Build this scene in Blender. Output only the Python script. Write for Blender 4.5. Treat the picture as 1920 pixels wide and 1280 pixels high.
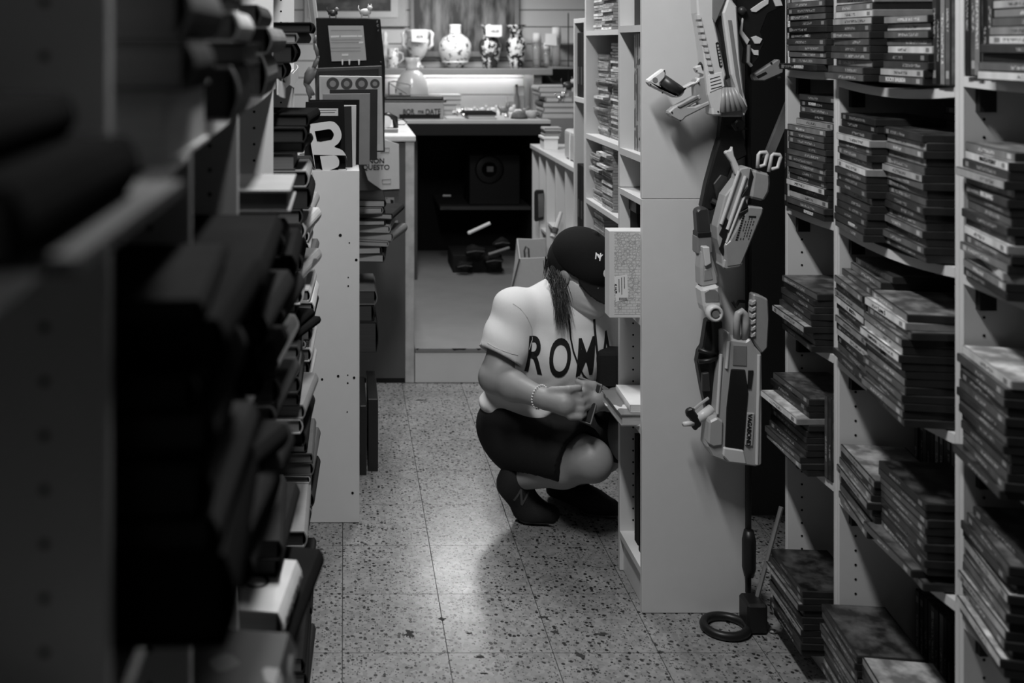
import bpy, bmesh, math, random
import numpy as np
from mathutils import Vector, Matrix, Euler
from mathutils.bvhtree import BVHTree

for _o in list(bpy.data.objects):
    bpy.data.objects.remove(_o, do_unlink=True)
SC = bpy.context.scene
COL = SC.collection
R = math.radians
rnd = random.Random(7)

# ------------------------------------------------------------------ camera
CAM_Z, F_PX, VX, VY = 1.46, 1850.0, 645.0, 80.0     # eye height, focal length and vanishing point in photo pixels
cam_d = bpy.data.cameras.new('camera')
cam = bpy.data.objects.new('camera', cam_d)
COL.objects.link(cam)
cam.location = (0, 0, CAM_Z)
cam.rotation_euler = (R(90), 0, 0)
cam_d.sensor_width = 36.0
cam_d.lens = 36.0 * F_PX / 1920.0
cam_d.shift_x = (960 - VX) / 1920.0
cam_d.shift_y = -(640 - VY) / 1920.0
cam_d.clip_start = 0.02
cam_d.dof.use_dof = True
cam_d.dof.focus_distance = 2.75
cam_d.dof.aperture_fstop = 3.2
SC.camera = cam

# ------------------------------------------------------------------ world, lights, exposure
w = bpy.data.worlds.new('world'); SC.world = w; w.use_nodes = True
w.node_tree.nodes['Background'].inputs[0].default_value = (0.5, 0.5, 0.5, 1)
w.node_tree.nodes['Background'].inputs[1].default_value = 0.002

def area(name, loc, sx, sy, power, rot=(0, 0, 0)):
    d = bpy.data.lights.new(name, 'AREA'); d.shape = 'RECTANGLE'
    d.size, d.size_y, d.energy = sx, sy, power
    o = bpy.data.objects.new(name, d); COL.objects.link(o)
    o.location = loc; o.rotation_euler = rot
    return o
area('ceiling_lamp_front', (0.12, 1.42, 2.72), 0.14, 0.8, 43.0)
area('ceiling_lamp_middle', (0.30, 4.05, 2.72), 0.2, 1.2, 43.0)
area('pendant_lamp_counter', (0.78, 6.25, 1.95), 0.55, 0.50, 13.0)
SC.view_settings.view_transform = 'Standard'
SC.view_settings.look = 'None'
SC.view_settings.gamma = 1.0
SC.view_settings.use_curve_mapping = False
SC.view_settings.exposure = 0.15

# ------------------------------------------------------------------ helpers
def P(px, py, Y):
    """photo pixel at real depth Y -> point in the room"""
    return Vector(((px - VX) * Y / F_PX, Y, CAM_Z - (py - VY) * Y / F_PX))

class MB:
    def __init__(s): s.v = []; s.f = []
    def add(s, vs, fs):
        n = len(s.v); s.v += [tuple(v) for v in vs]; s.f += [tuple(i + n for i in f) for f in fs]; return s
    def box(s, x0, x1, y0, y1, z0, z1):
        return s.add([(x0,y0,z0),(x1,y0,z0),(x1,y1,z0),(x0,y1,z0),(x0,y0,z1),(x1,y0,z1),(x1,y1,z1),(x0,y1,z1)],
                     [(0,3,2,1),(4,5,6,7),(0,1,5,4),(1,2,6,5),(2,3,7,6),(3,0,4,7)])
    def hexa(s, c8):
        return s.add(c8, [(0,3,2,1),(4,5,6,7),(0,1,5,4),(1,2,6,5),(2,3,7,6),(3,0,4,7)])
    def prism(s, poly, d):
        """closed polygon of 3-D points swept by vector d"""
        n = len(poly); a = [Vector(p) for p in poly]; b = [p + Vector(d) for p in a]
        f = [tuple(range(n))[::-1], tuple(range(n, 2*n))]
        f += [(i, (i+1) % n, n + (i+1) % n, n + i) for i in range(n)]
        return s.add(a + b, f)
    def px(s, pts, Y, thick):
        """outline at depth Y given by photo pixels, with real thickness going back"""
        return s.prism([P(x, y, Y) for x, y in pts], (0, thick, 0))
    def tube(s, path, r, n=8, cap=True):
        path = [Vector(p) for p in path]; m = len(path)
        rs = r if isinstance(r, (list, tuple)) else [r] * m
        rings = []; up = None
        for i, p in enumerate(path):
            t = (path[min(i+1, m-1)] - path[max(i-1, 0)])
            t = t.normalized() if t.length > 1e-9 else Vector((0,0,1))
            if up is None: up = Vector((0,0,1)) if abs(t.z) < .9 else Vector((1,0,0))
            a = t.cross(up).normalized(); b = a.cross(t).normalized(); up = b
            rings.append([p + (a*math.cos(2*math.pi*k/n) + b*math.sin(2*math.pi*k/n)) * rs[i] for k in range(n)])
        vs = [v for r_ in rings for v in r_]; fs = []
        for i in range(m-1):
            for k in range(n):
                fs.append((i*n+k, i*n+(k+1) % n, (i+1)*n+(k+1) % n, (i+1)*n+k))
        if cap: fs += [tuple(range(n))[::-1], tuple(range((m-1)*n, m*n))]
        return s.add(vs, fs)
    def lathe(s, prof, c=(0,0,0), n=24, axis='z'):
        vs = []; fs = []; m = len(prof)
        for r_, z in prof:
            for k in range(n):
                a = 2*math.pi*k/n
                q = (r_*math.cos(a), r_*math.sin(a), z)
                if axis == 'y': q = (q[0], q[2], q[1])
                if axis == 'x': q = (q[2], q[0], q[1])
                vs.append((c[0]+q[0], c[1]+q[1], c[2]+q[2]))
        for i in range(m-1):
            for k in range(n):
                fs.append((i*n+k, i*n+(k+1) % n, (i+1)*n+(k+1) % n, (i+1)*n+k))
        fs += [tuple(range(n))[::-1], tuple(range((m-1)*n, m*n))]
        return s.add(vs, fs)
    def ball(s, c, r, nu=12, nv=8):
        rx, ry, rz = r if isinstance(r, (tuple, list)) else (r, r, r)
        prof = []
        vs = []; fs = []
        for i in range(1, nv):
            a = math.pi*i/nv
            for k in range(nu):
                b = 2*math.pi*k/nu
                vs.append((c[0]+rx*math.sin(a)*math.cos(b), c[1]+ry*math.sin(a)*math.sin(b), c[2]-rz*math.cos(a)))
        for i in range(nv-2):
            for k in range(nu):
                fs.append((i*nu+k, i*nu+(k+1) % nu, (i+1)*nu+(k+1) % nu, (i+1)*nu+k))
        vs += [(c[0], c[1], c[2]-rz), (c[0], c[1], c[2]+rz)]
        b0 = len(vs)-2
        for k in range(nu):
            fs.append((b0, (k+1) % nu, k)); fs.append((b0+1, (nv-2)*nu+k, (nv-2)*nu+(k+1) % nu))
        return s.add(vs, fs)
    def mesh(s, name, bevel=0.0, seg=1, smooth=False):
        me = bpy.data.meshes.new(name); me.from_pydata(s.v, [], s.f)
        bm = bmesh.new(); bm.from_mesh(me)
        bmesh.ops.recalc_face_normals(bm, faces=bm.faces[:])
        if bevel > 0:
            es = [e for e in bm.edges if len(e.link_faces) == 2 and e.calc_face_angle(0) > 0.6]
            bmesh.ops.bevel(bm, geom=es, offset=bevel, segments=seg, affect='EDGES', profile=0.6, clamp_overlap=True)
        bm.to_mesh(me); bm.free()
        if smooth:
            for p in me.polygons: p.use_smooth = True
        return me

def link(name, me, m, parent=None, loc=(0,0,0), rot=(0,0,0), tone=None):
    o = bpy.data.objects.new(name, me); COL.objects.link(o)
    if m is not None and not me.materials: me.materials.append(m)
    if parent is not None: o.parent = parent
    o.location = loc; o.rotation_euler = rot
    if tone is not None: o.color = (tone, tone, tone, 1)
    return o
def thing(name, label, cat, loc=(0,0,0), rot=(0,0,0), group=None):
    o = bpy.data.objects.new(name, None); COL.objects.link(o)
    o.empty_display_size = .02
    o.location = loc; o.rotation_euler = rot
    o['label'] = label; o['category'] = cat
    if group: o['group'] = group
    return o
def part(name, mb, m, root, bevel=0.0, seg=1, smooth=False, tone=None, label=None, world=True):
    """mesh built in room coordinates (world) or in the root's own; linked as a part of root"""
    if world:
        l = Vector(root.location); pr = root.parent
        while pr is not None: l += Vector(pr.location); pr = pr.parent
        mb.v = [(x-l[0], y-l[1], z-l[2]) for x, y, z in mb.v]
    o = link(name, mb.mesh(name, bevel, seg, smooth), m, root, tone=tone)
    if label: o['label'] = label
    return o
def struct(name, mb, m, label=None, cat=None, **k):
    o = link(name, mb.mesh(name, **k), m); o['kind'] = 'structure'
    o['label'] = label or name.replace('_', ' '); o['category'] = cat or name.split('_')[0]
    return o
def ordinal(i):
    w_ = ['topmost', 'second', 'third', 'fourth', 'fifth', 'sixth', 'seventh', 'eighth', 'ninth', 'tenth', 'eleventh', 'twelfth',
          'thirteenth', 'fourteenth', 'fifteenth', 'sixteenth', 'seventeenth', 'eighteenth', 'nineteenth', 'twentieth']
    return w_[i] if i < 20 else '%d%s' % (i+1, {1: 'st', 2: 'nd', 3: 'rd'}.get((i+1) % 10, 'th'))
def shade_word(t):
    return 'black' if t < .02 else 'dark grey' if t < .08 else 'grey' if t < .3 else 'pale grey' if t < .5 else 'white'

def text_mesh(txt, size, depth=0.0006, bold=0.0, xs=1.0, align="CENTER", cut=0.0, space=1.0):
    cu = bpy.data.curves.new('lettering', 'FONT'); cu.body = txt; cu.size = size
    cu.align_x = align; cu.align_y = 'CENTER'; cu.extrude = depth; cu.offset = bold; cu.resolution_u = 6; cu.space_character = space
    ob = bpy.data.objects.new('tmp', cu); COL.objects.link(ob)
    dg = bpy.context.evaluated_depsgraph_get()
    me = bpy.data.meshes.new_from_object(ob.evaluated_get(dg))
    bpy.data.objects.remove(ob); bpy.data.curves.remove(cu)
    for v in me.vertices: v.co.x *= xs
    if cut > 0:
        bm = bmesh.new(); bm.from_mesh(me)
        bmesh.ops.triangulate(bm, faces=bm.faces[:])
        for _ in range(5):
            es = [e for e in bm.edges if e.calc_length() > cut]
            if not es: break
            bmesh.ops.subdivide_edges(bm, edges=es, cuts=1)
            bmesh.ops.triangulate(bm, faces=bm.faces[:])
        bm.to_mesh(me); bm.free()
    return me
def lettering(txt, size, m, root, origin, u, v, **k):
    """flat lettering; u = reading direction, v = up, both in the root's frame"""
    me = text_mesh(txt, size, **k); me.materials.clear()
    u = Vector(u).normalized(); v = Vector(v).normalized(); n = u.cross(v)
    M = Matrix((u, v, n)).transposed().to_4x4(); M.translation = Vector(origin)
    me.transform(M)
    return link('lettering', me, m, root)

# ------------------------------------------------------------------ materials
MATS = {}
def nodes(name):
    m = bpy.data.materials.new(name); m.use_nodes = True
    nt = m.node_tree; b = nt.nodes['Principled BSDF']
    return m, nt, b
def N(nt, t, **k):
    n = nt.nodes.new('ShaderNode' + t)
    for a, v in k.items(): setattr(n, a, v)
    return n
def val(nt, op, a, b=None, clamp=False):
    n = N(nt, 'Math', operation=op, use_clamp=clamp)
    for i, x in enumerate((a, b)):
        if x is None: continue
        if isinstance(x, (int, float)): n.inputs[i].default_value = x
        else: nt.links.new(x, n.inputs[i])
    return n.outputs[0]
def mixf(nt, f, a, b):
    n = N(nt, 'Mix', data_type='FLOAT')
    for i, x in ((0, f), (2, a), (3, b)):
        if isinstance(x, (int, float)): n.inputs[i].default_value = x
        else: nt.links.new(x, n.inputs[i])
    return n.outputs[0]
def noise(nt, vec, scale, detail=3, rough=.55):
    n = N(nt, 'TexNoise'); n.inputs['Scale'].default_value = scale
    n.inputs['Detail'].default_value = detail; n.inputs['Roughness'].default_value = rough
    if vec is not None: nt.links.new(vec, n.inputs['Vector'])
    return n.outputs[0]
def plain(name, g, rough=.5, spec=.5, var=.08, scale=40, bump=0.0, metal=0.0, coat=0.0):
    if name in MATS: return MATS[name]
    m, nt, b = nodes(name)
    tc = N(nt, 'TexCoord'); f = noise(nt, tc.outputs['Object'], scale)
    lo, hi = g*(1-var), min(1, g*(1+var))
    nt.links.new(mixf(nt, f, lo, hi), b.inputs['Base Color'])
    b.inputs['Roughness'].default_value = rough; b.inputs['Specular IOR Level'].default_value = spec
    b.inputs['Metallic'].default_value = metal; b.inputs['Coat Weight'].default_value = coat
    if bump:
        bp = N(nt, 'Bump'); bp.inputs['Strength'].default_value = bump; bp.inputs['Distance'].default_value = .002
        nt.links.new(noise(nt, tc.outputs['Object'], scale*3), bp.inputs['Height']); nt.links.new(bp.outputs[0], b.inputs['Normal'])
    MATS[name] = m; return m
def toned(name, rough=.4, spec=.5, var=.25, scale=60, stretch=(1,1,1), coat=0.0, print_=False):
    """grey tone taken from the object's own colour; mottled; optional printed blotches like cover art"""
    m, nt, b = nodes(name)
    oi = N(nt, 'ObjectInfo'); tc = N(nt, 'TexCoord')
    sep = N(nt, 'SeparateColor'); nt.links.new(oi.outputs['Color'], sep.inputs[0]); tone = sep.outputs[0]
    mp = N(nt, 'Mapping'); mp.inputs['Scale'].default_value = stretch
    cmb = N(nt, 'CombineXYZ')
    r100 = val(nt, 'MULTIPLY', oi.outputs['Random'], 37.0)
    for i in range(3): nt.links.new(r100, cmb.inputs[i])
    nt.links.new(tc.outputs['Object'], mp.inputs['Vector']); nt.links.new(cmb.outputs[0], mp.inputs['Location'])
    f = noise(nt, mp.outputs[0], scale)
    k = mixf(nt, f, 1-var*2, 1+var*2)
    g = val(nt, 'MULTIPLY', tone, k)
    if print_:
        f2 = noise(nt, mp.outputs[0], scale*1.6, 1.5, .55)
        hi = val(nt, 'GREATER_THAN', f2, .60)
        inv = mixf(nt, val(nt, 'GREATER_THAN', tone, .22), val(nt, 'ADD', val(nt, 'MULTIPLY', tone, 3.0), .10), val(nt, 'MULTIPLY', tone, .22))
        g = mixf(nt, hi, g, inv)
    nt.links.new(g, b.inputs['Base Color'])
    b.inputs['Roughness'].default_value = rough; b.inputs['Specular IOR Level'].default_value = spec
    b.inputs['Coat Weight'].default_value = coat; b.inputs['Coat Roughness'].default_value = .15
    MATS[name] = m; return m

def painting(name, lo, hi, scale, stretch):
    m, nt, b = nodes(name); tc = N(nt, 'TexCoord'); mp = N(nt, 'Mapping'); mp.inputs['Scale'].default_value = stretch
    nt.links.new(tc.outputs['Object'], mp.inputs['Vector'])
    r_ = N(nt, 'MapRange'); nt.links.new(noise(nt, mp.outputs[0], scale, 4), r_.inputs[0]); r_.inputs[1].default_value = .42; r_.inputs[2].default_value = .66
    nt.links.new(mixf(nt, r_.outputs[0], lo, hi), b.inputs['Base Color']); b.inputs['Roughness'].default_value = .5
    return m
WHITE = plain('melamine_white', .60, .42, .4, .03, 25)
WHITE2 = plain('melamine_worn', .55, .5, .4, .12, 18)
EDGE = plain('edge_banding', .68, .4, .5, .04, 30)
HOLE = plain('drilled_hole', .01, .9, .1)
BRACKET = plain('bracket_black', .012, .5, .4)
BACKP = plain('back_board', .22, .7, .2, .1)
BLACK = plain('black_plastic', .012, .35, .5)
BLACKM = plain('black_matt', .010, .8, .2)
DARK = plain('dark_grey', .05, .6, .3)
GREY = plain('mid_grey', .22, .55, .3)
LIGHT = plain('light_grey', .45, .5, .3)
PAPER = plain('paper_white', .72, .7, .2, .05, 60)
INK = plain('ink_black', .012, .7, .2)
CHROME = plain('chrome', .75, .18, .5, .05, metal=1.0)
CASEP = toned('case_plastic', .4, .22, .15, 50)
def sleeve_mat():
    """printed wrap of a case: title strokes and a logo block on the spine, blotchy art on the cover"""
    m, nt, b = nodes('printed_sleeve')
    oi = N(nt, 'ObjectInfo'); tc = N(nt, 'TexCoord'); sep = N(nt, 'SeparateColor'); nt.links.new(oi.outputs['Color'], sep.inputs[0]); tone = sep.outputs[0]
    sx = N(nt, 'SeparateXYZ'); nt.links.new(tc.outputs['Object'], sx.inputs[0]); x, y, z = sx.outputs
    rd = oi.outputs['Random']; seed = val(nt, 'MULTIPLY', rd, 91.0)
    def vec(a, b_, c):
        n = N(nt, 'CombineXYZ')
        for i, q in enumerate((a, b_, c)):
            if isinstance(q, (int, float)): n.inputs[i].default_value = q
            else: nt.links.new(q, n.inputs[i])
        return n.outputs[0]
    rd2 = val(nt, 'FRACT', val(nt, 'MULTIPLY', rd, 17.3)); rd3 = val(nt, 'FRACT', val(nt, 'MULTIPLY', rd, 71.7))
    strokes = val(nt, 'GREATER_THAN', noise(nt, vec(val(nt, 'MULTIPLY', y, 300.0), val(nt, 'MULTIPLY', z, 260.0), seed), 1.0, 1.0), .5)
    zmid = val(nt, 'LESS_THAN', val(nt, 'ABSOLUTE', val(nt, 'SUBTRACT', z, .0068)), .0028)
    off = val(nt, 'MULTIPLY', val(nt, 'SUBTRACT', rd2, .5), .07)
    yin = val(nt, 'LESS_THAN', val(nt, 'ABSOLUTE', val(nt, 'SUBTRACT', y, off)), val(nt, 'ADD', val(nt, 'MULTIPLY', rd3, .03), .018))
    title = val(nt, 'MULTIPLY', val(nt, 'MULTIPLY', strokes, zmid), yin)
    logo = val(nt, 'MULTIPLY', val(nt, 'LESS_THAN', val(nt, 'ABSOLUTE', val(nt, 'ADD', y, mixf(nt, val(nt, 'GREATER_THAN', rd3, .5), .074, -.074))), .007), val(nt, 'LESS_THAN', val(nt, 'ABSOLUTE', val(nt, 'SUBTRACT', z, .007)), .0042))
    logo = val(nt, 'MULTIPLY', logo, val(nt, 'GREATER_THAN', rd2, .35))
    mark = val(nt, 'MULTIPLY', val(nt, 'MAXIMUM', title, val(nt, 'MULTIPLY', logo, .8)), val(nt, 'LESS_THAN', x, .0012))
    band = noise(nt, vec(seed, val(nt, 'MULTIPLY', y, 30.0), 0.0), 1.0, 1.0)
    spine = val(nt, 'MULTIPLY', tone, mixf(nt, band, .45, 1.6))
    art = noise(nt, vec(val(nt, 'ADD', x, seed), y, seed), 24.0, 3.0)
    ramp = N(nt, 'MapRange'); nt.links.new(art, ramp.inputs[0]); ramp.inputs[1].default_value = .4; ramp.inputs[2].default_value = .68
    cover = val(nt, 'ADD', val(nt, 'MULTIPLY', tone, .4), val(nt, 'MULTIPLY', ramp.outputs[0], val(nt, 'ADD', val(nt, 'MULTIPLY', tone, .8), .05)))
    g = mixf(nt, val(nt, 'LESS_THAN', x, .0012), cover, spine)
    inv = mixf(nt, val(nt, 'GREATER_THAN', tone, .2), val(nt, 'ADD', val(nt, 'MULTIPLY', tone, 2.0), .22), val(nt, 'MULTIPLY', tone, .15))
    nt.links.new(mixf(nt, mark, g, inv), b.inputs['Base Color'])
    b.inputs['Roughness'].default_value = .3; b.inputs['Specular IOR Level'].default_value = .35
    return m
SLEEVE = sleeve_mat()
COVER = toned('book_cover', .5, .0, .12, 14, (1,1,1), .0)
JACKET = toned('printed_jacket', .3, .5, .25, 9, (1,1,2), .2, True)
PAGES = toned('page_block', .85, .1, .16, 12, (1, 1, 60))
PAGESV = toned('page_block_upright', .85, .1, .16, 12, (1, 60, 1))
# ================================================================== THE SETTING
def terrazzo():
    m, nt, b = nodes('terrazzo')
    g = N(nt, 'NewGeometry'); pos = g.outputs['Position']
    v1 = N(nt, 'TexVoronoi'); v1.inputs['Scale'].default_value = 95; nt.links.new(pos, v1.inputs['Vector'])
    s1 = N(nt, 'SeparateColor'); nt.links.new(v1.outputs['Color'], s1.inputs[0])
    v2 = N(nt, 'TexVoronoi'); v2.inputs['Scale'].default_value = 190; nt.links.new(pos, v2.inputs['Vector'])
    s2 = N(nt, 'SeparateColor'); nt.links.new(v2.outputs['Color'], s2.inputs[0])
    chip = val(nt, 'MULTIPLY', val(nt, 'GREATER_THAN', s1.outputs[0], .80), val(nt, 'LESS_THAN', v1.outputs['Distance'], .44))
    chip2 = val(nt, 'MULTIPLY', val(nt, 'GREATER_THAN', s2.outputs[0], .78), val(nt, 'LESS_THAN', v2.outputs['Distance'], .5))
    base = mixf(nt, noise(nt, pos, 6, 4), .16, .29)
    base = mixf(nt, s1.outputs[1], val(nt, 'MULTIPLY', base, .8), val(nt, 'MULTIPLY', base, 1.2))
    c = mixf(nt, chip2, base, .08); c = mixf(nt, chip, c, .022)
    dirt = noise(nt, pos, 2.2, 5, .6)
    c = val(nt, 'MULTIPLY', c, mixf(nt, dirt, .62, 1.28))
    nt.links.new(c, b.inputs['Base Color'])
    nt.links.new(mixf(nt, noise(nt, pos, 9, 4), .15, .33), b.inputs['Roughness'])
    b.inputs['Specular IOR Level'].default_value = .62
    return m
TERRAZZO = terrazzo()
GROUT = plain('grout', .03, .9, .1)
WALLM = plain('wall_paint', .08, .8, .2, .06, 3)
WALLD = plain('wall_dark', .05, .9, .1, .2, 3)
CEIL = plain('ceiling_paint', .12, .9, .1, .05, 4)

floor = struct('floor', MB().box(-1.2, 2.2, -2.6, 7.3, -.06, -.0012), GROUT, 'speckled terrazzo tile floor of the aisle', 'floor')
T = .2525
tile_me = MB().box(.0010, T-.0010, .0008, T-.0008, -.008, 0).mesh('tile'); tile_me.materials.append(TERRAZZO)
for i in range(-4, 7):
    for j in range(-4, 9):
        link('tile', tile_me, None, floor, (i*T - .004, 2.362 + j*T, 0))
SCUFF = plain('scuff', .03, .8, .2, .5, 200)
for (px, py, w_, h_, sd) in [(767, 1188, 11, 22, 1), (828, 1160, 9, 7, 2), (900, 1231, 12, 8, 3), (1087, 1228, 12, 16, 4), (1128, 1189, 14, 9, 5),
                             (789, 750, 13, 3, 6), (906, 1262, 12, 4, 7), (1018, 1157, 14, 8, 8), (880, 1187, 9, 4, 9), (1238, 1222, 9, 6, 10), (1040, 1185, 10, 10, 11)]:
    r_ = random.Random(sd); Y = CAM_Z*F_PX/(py-VY); c = P(px, py, Y); k = Y/F_PX
    ry = h_*Y*Y/(CAM_Z*F_PX)/1.0
    pts = []
    for a in range(19):
        q = .3 + .7*r_.random(); an = a*2*math.pi/19
        pts.append((c.x + w_*k*q*math.cos(an), c.y + .5*ry*q*math.sin(an), .0002))
    link('scuff_mark', MB().prism(pts, (0, 0, .0005)).mesh('scuff_mark'), SCUFF, floor)

struct('wall_left', MB().box(-.98, -.86, -2.6, 7.2, 0, 2.8), WALLM, 'plain wall behind the left bookcases', 'wall')
struct('wall_right', MB().box(1.86, 1.98, -2.6, 7.2, 0, 2.8), WALLM, 'plain wall behind the right bookcases', 'wall')
struct('wall_front', MB().box(-.98, 1.98, -2.6, -2.5, 0, 2.8), WALLD, 'plain wall at the shop entrance', 'wall')
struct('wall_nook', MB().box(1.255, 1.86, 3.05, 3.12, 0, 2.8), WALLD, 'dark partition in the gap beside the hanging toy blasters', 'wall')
struct('ceiling', MB().box(-.98, 1.98, -2.6, 7.2, 2.78, 2.9), CEIL, 'plain ceiling of the shop', 'ceiling')
wb = struct('wall_back', MB().box(-.98, 1.98, 7.06, 7.2, 0, 2.8), plain('wall_back_groove', .12, .9, .1), 'white horizontal board wall behind the counter', 'wall')
board_me = MB().box(-.98, 1.98, 7.045, 7.062, .003, .118).mesh('board', .002); board_me.materials.append(plain('white_board', .62, .5, .4, .06, 6))
for i in range(22):
    link('board', board_me, None, wb, (0, 0, .12 + i*.121))
# raised platform of the counter area: riser boards and top
pf = struct('floor_platform', MB().box(.305, 1.86, 4.25, 7.05, 0, .13), GREY, 'raised white platform in front of the counter', 'platform')
link('platform_top', MB().box(.305, 1.86, 4.232, 7.05, .131, .15).mesh('platform_top', .002), plain('platform_white', .20, .55, .3, .15, 9), pf)
link('riser_board', MB().box(.305, 1.86, 4.234, 4.25, .002, .1295).mesh('riser_board', .001), plain('riser_white', .55, .5, .3, .06, 12), pf)
ch = MB()
for px0, px1 in ((847, 875), (893, 903), (780, 786)):
    ch.px([(px0, 653), (px1, 653), (px1-4, 656), ((px0+px1)/2, 655.4), (px0+4, 657)], 4.2315, .0006)
link('chipped_edge', ch.mesh('chipped_edge'), SCUFF, pf)

# ================================================================== BOOKCASES
def bookcase(label, xf, xb, y0, y1, z0, z1, shelves, t=.016, group=None, holes=True, name='bookcase', st=.018, back=BACKP, sag=0.0, topz=None, plinth=.07, mat=WHITE, brackets=False, double=None):
    """open bookcase: xf = front plane, xb = back plane, aisle ends y0 (near) and y1 (far)"""
    s = 1 if xb > xf else -1
    root = thing(name, label, 'bookcase', (min(xf, xb), y0, z0), group=group)
    e = .0008
    a, b = min(xf, xb), max(xf, xb)
    part('side_panel', MB().box(a, b, y0+e, y0+t, z0+e, z1), mat, root, .0012)
    part('side_panel', MB().box(a, b, y1-t, y1-e, z0+e, z1), mat, root, .0012)
    part('back_panel', MB().box(min(xb, xb-s*.006), max(xb, xb-s*.006), y0+t, y1-t, z0+plinth, z1-.002), back, root)
    part('top_board', MB().box(a, b, y0+t, y1-t, z1-st, z1-.0005), mat, root, .001)
    if plinth > 0.02:
        part('plinth', MB().box(min(xf+s*.01, xf+s*.026), max(xf+s*.01, xf+s*.026), y0+t, y1-t, z0+e, z0+plinth-st), mat, root, .001)
        shelves = [z0+plinth] + list(shelves)
    for i, z in enumerate(shelves):
        m_ = MB(); n = 8
        sg = sag if 0 < i or plinth <= .02 else 0
        ya, yb = y0+t, y1-t
        for k in range(n):
            u0, u1 = k/n, (k+1)/n
            d0, d1 = -sg*4*u0*(1-u0), -sg*4*u1*(1-u1)
            Y0, Y1 = ya+(yb-ya)*u0, ya+(yb-ya)*u1
            x0, x1 = (xf, xb-.006) if s > 0 else (xb+.006, xf)
            m_.add([(x0,Y0,z-st+d0),(x1,Y0,z-st+d0),(x1,Y0,z+d0),(x0,Y0,z+d0),(x0,Y1,z-st+d1),(x1,Y1,z-st+d1),(x1,Y1,z+d1),(x0,Y1,z+d1)],
                   [(0,1,5,4),(1,2,6,5),(2,3,7,6),(3,0,4,7)] + ([(3,2,1,0)] if k == 0 else []) + ([(4,5,6,7)] if k == n-1 else []))
        part('shelf_board', m_, mat, root)
        if brackets and i:
            for yy in ((y1-t-.012, y1-t),):
                part('shelf_bracket', MB().box(min(xf+s*.022, xf+s*.052), max(xf+s*.022, xf+s*.052), yy[0], yy[1], z-st-.045, z-st-.0005), BRACKET, root)
    if holes:
        hb = MB(); z = z0+.14
        while z < z1-.06:
            if all(abs(z-q) > .012 for q in shelves):
                for dx in (.037, ):
                    hb.lathe([(.0028, y1-t-.0006), (.0028, y1-t+.004)], (xf+s*dx, 0, z), 8, 'y')
            z += .032 if 1 else .064
        o = part('peg_holes', hb, HOLE, root); o['kind'] = 'stuff'
    return root

XR = 1.10
A0, A1 = 1.28, 1.765
B1, C1 = 2.205, 2.462
bookcase('tall white bookcase of DVDs farthest from the hanging blasters', XR, XR+.30, A0, A1, 0, 2.02, [.44, .735, 1.05, 1.40, 1.72], t=.012, brackets=True, sag=.004, group='tall DVD bookcases')
bookcase('tall white bookcase with sagging shelves of DVD stacks, middle of its row', XR, XR+.30, A1, B1, 0, 2.02, [.455, .755, 1.055, 1.380, 1.70], t=.012, brackets=True, sag=.012, group='tall DVD bookcases')
bookcase('narrow white bookcase of DVDs next to the dark gap and hanging blasters', XR, XR+.30, B1, C1, 0, 2.02, [.47, .758, 1.056, 1.395, 1.71], t=.012, brackets=True, sag=.003, group='tall DVD bookcases')

XL = -.14
LP = [.20, .59, .905, 1.308, 1.95, 2.78]
lab = ['dark near bookcase end with a black book on its shelf', 'shadowed bookcase with a tall black book stack and highlighted spine',
       'shadowed bookcase with the angled black book sticking out', 'shadowed bookcase with the white-covered book near its foot',
       'shadowed wide bookcase with a curled white strip along its shelf']
LSH = [[.75, 1.06, 1.375, 1.75], [.33, .70, 1.055, 1.375, 1.75], [.30, .62, .93, 1.385, 1.75], [.30, .585, .93, 1.385, 1.75], [.32, .62, .905, 1.385, 1.75]]
for i in range(5):
    bookcase(lab[i], XL, XL-.30, LP[i], LP[i+1], 0, 2.02, LSH[i], t=.007, sag=.006, group='left bookcases')

# low bookcase whose white end faces the aisle, and the one behind it
le = bookcase('low white bookcase end panel with the letter B on top', .047, -.24, 3.0, 3.42, 0, 1.071, [.4, .75], t=.018, holes=False, name='low_bookcase')
sp = MB()
for px, py, r_ in [(638, 441, 3.0), (668, 487, 2.6), (653, 536, 1.6), (653, 520, 1.2), (604, 711, 2.2), (634, 705, 2.4), (664, 708, 2.4), (652, 703, 1.2), (652, 718, 1.6), (651, 772, 1.2), (661, 924, 2.4), (655, 455, 1.3)]:
    c = P(px, py, 3.0); k = 3.0/F_PX*r_
    sp.lathe([(k, 2.9995), (k, 3.003)], (c.x, 0, c.z), 8, 'y')
part('screw_holes', sp, HOLE, le)['kind'] = 'stuff'
bookcase('low shelf with books jutting out, between the white end panel and the counter', .05, -.24, 3.43, 4.12, 0, 1.06, [.36, .68], t=.016, holes=False, name='low_bookcase')

# right tower next to the person: lower and upper units whose white ends face the aisle
TX0, TX1, TY0, TY1 = .763, 1.043, 2.524, 2.748
bookcase('lower white narrow bookcase end panel beside the crouching person', TX0, TX1, TY0, TY1, 0, 1.0595, [.47, .75], t=.018, name='narrow_bookcase', plinth=.11, back=WHITE)
bookcase('upper white narrow bookcase end panel behind the top toy blaster', TX0, TX1, TY0, TY1, 1.06, 2.08, [1.170, 1.506], t=.018, holes=False, name='narrow_bookcase', plinth=.018, back=WHITE)
bookcase('tall white bookcase of stacked CDs behind the crouching person', .92, 1.235, 3.27, 3.77, 0, 2.0, [.48, .87, 1.115, 1.505], t=.016, holes=False, name='cd_bookcase', back=WHITE)
bookcase('slim white bookcase with black binders next to the CD bookcase', .92, 1.235, 3.772, 3.955, 0, 1.555, [.72, 1.245], t=.014, holes=False, name='slim_bookcase', back=BLACKM)
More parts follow.
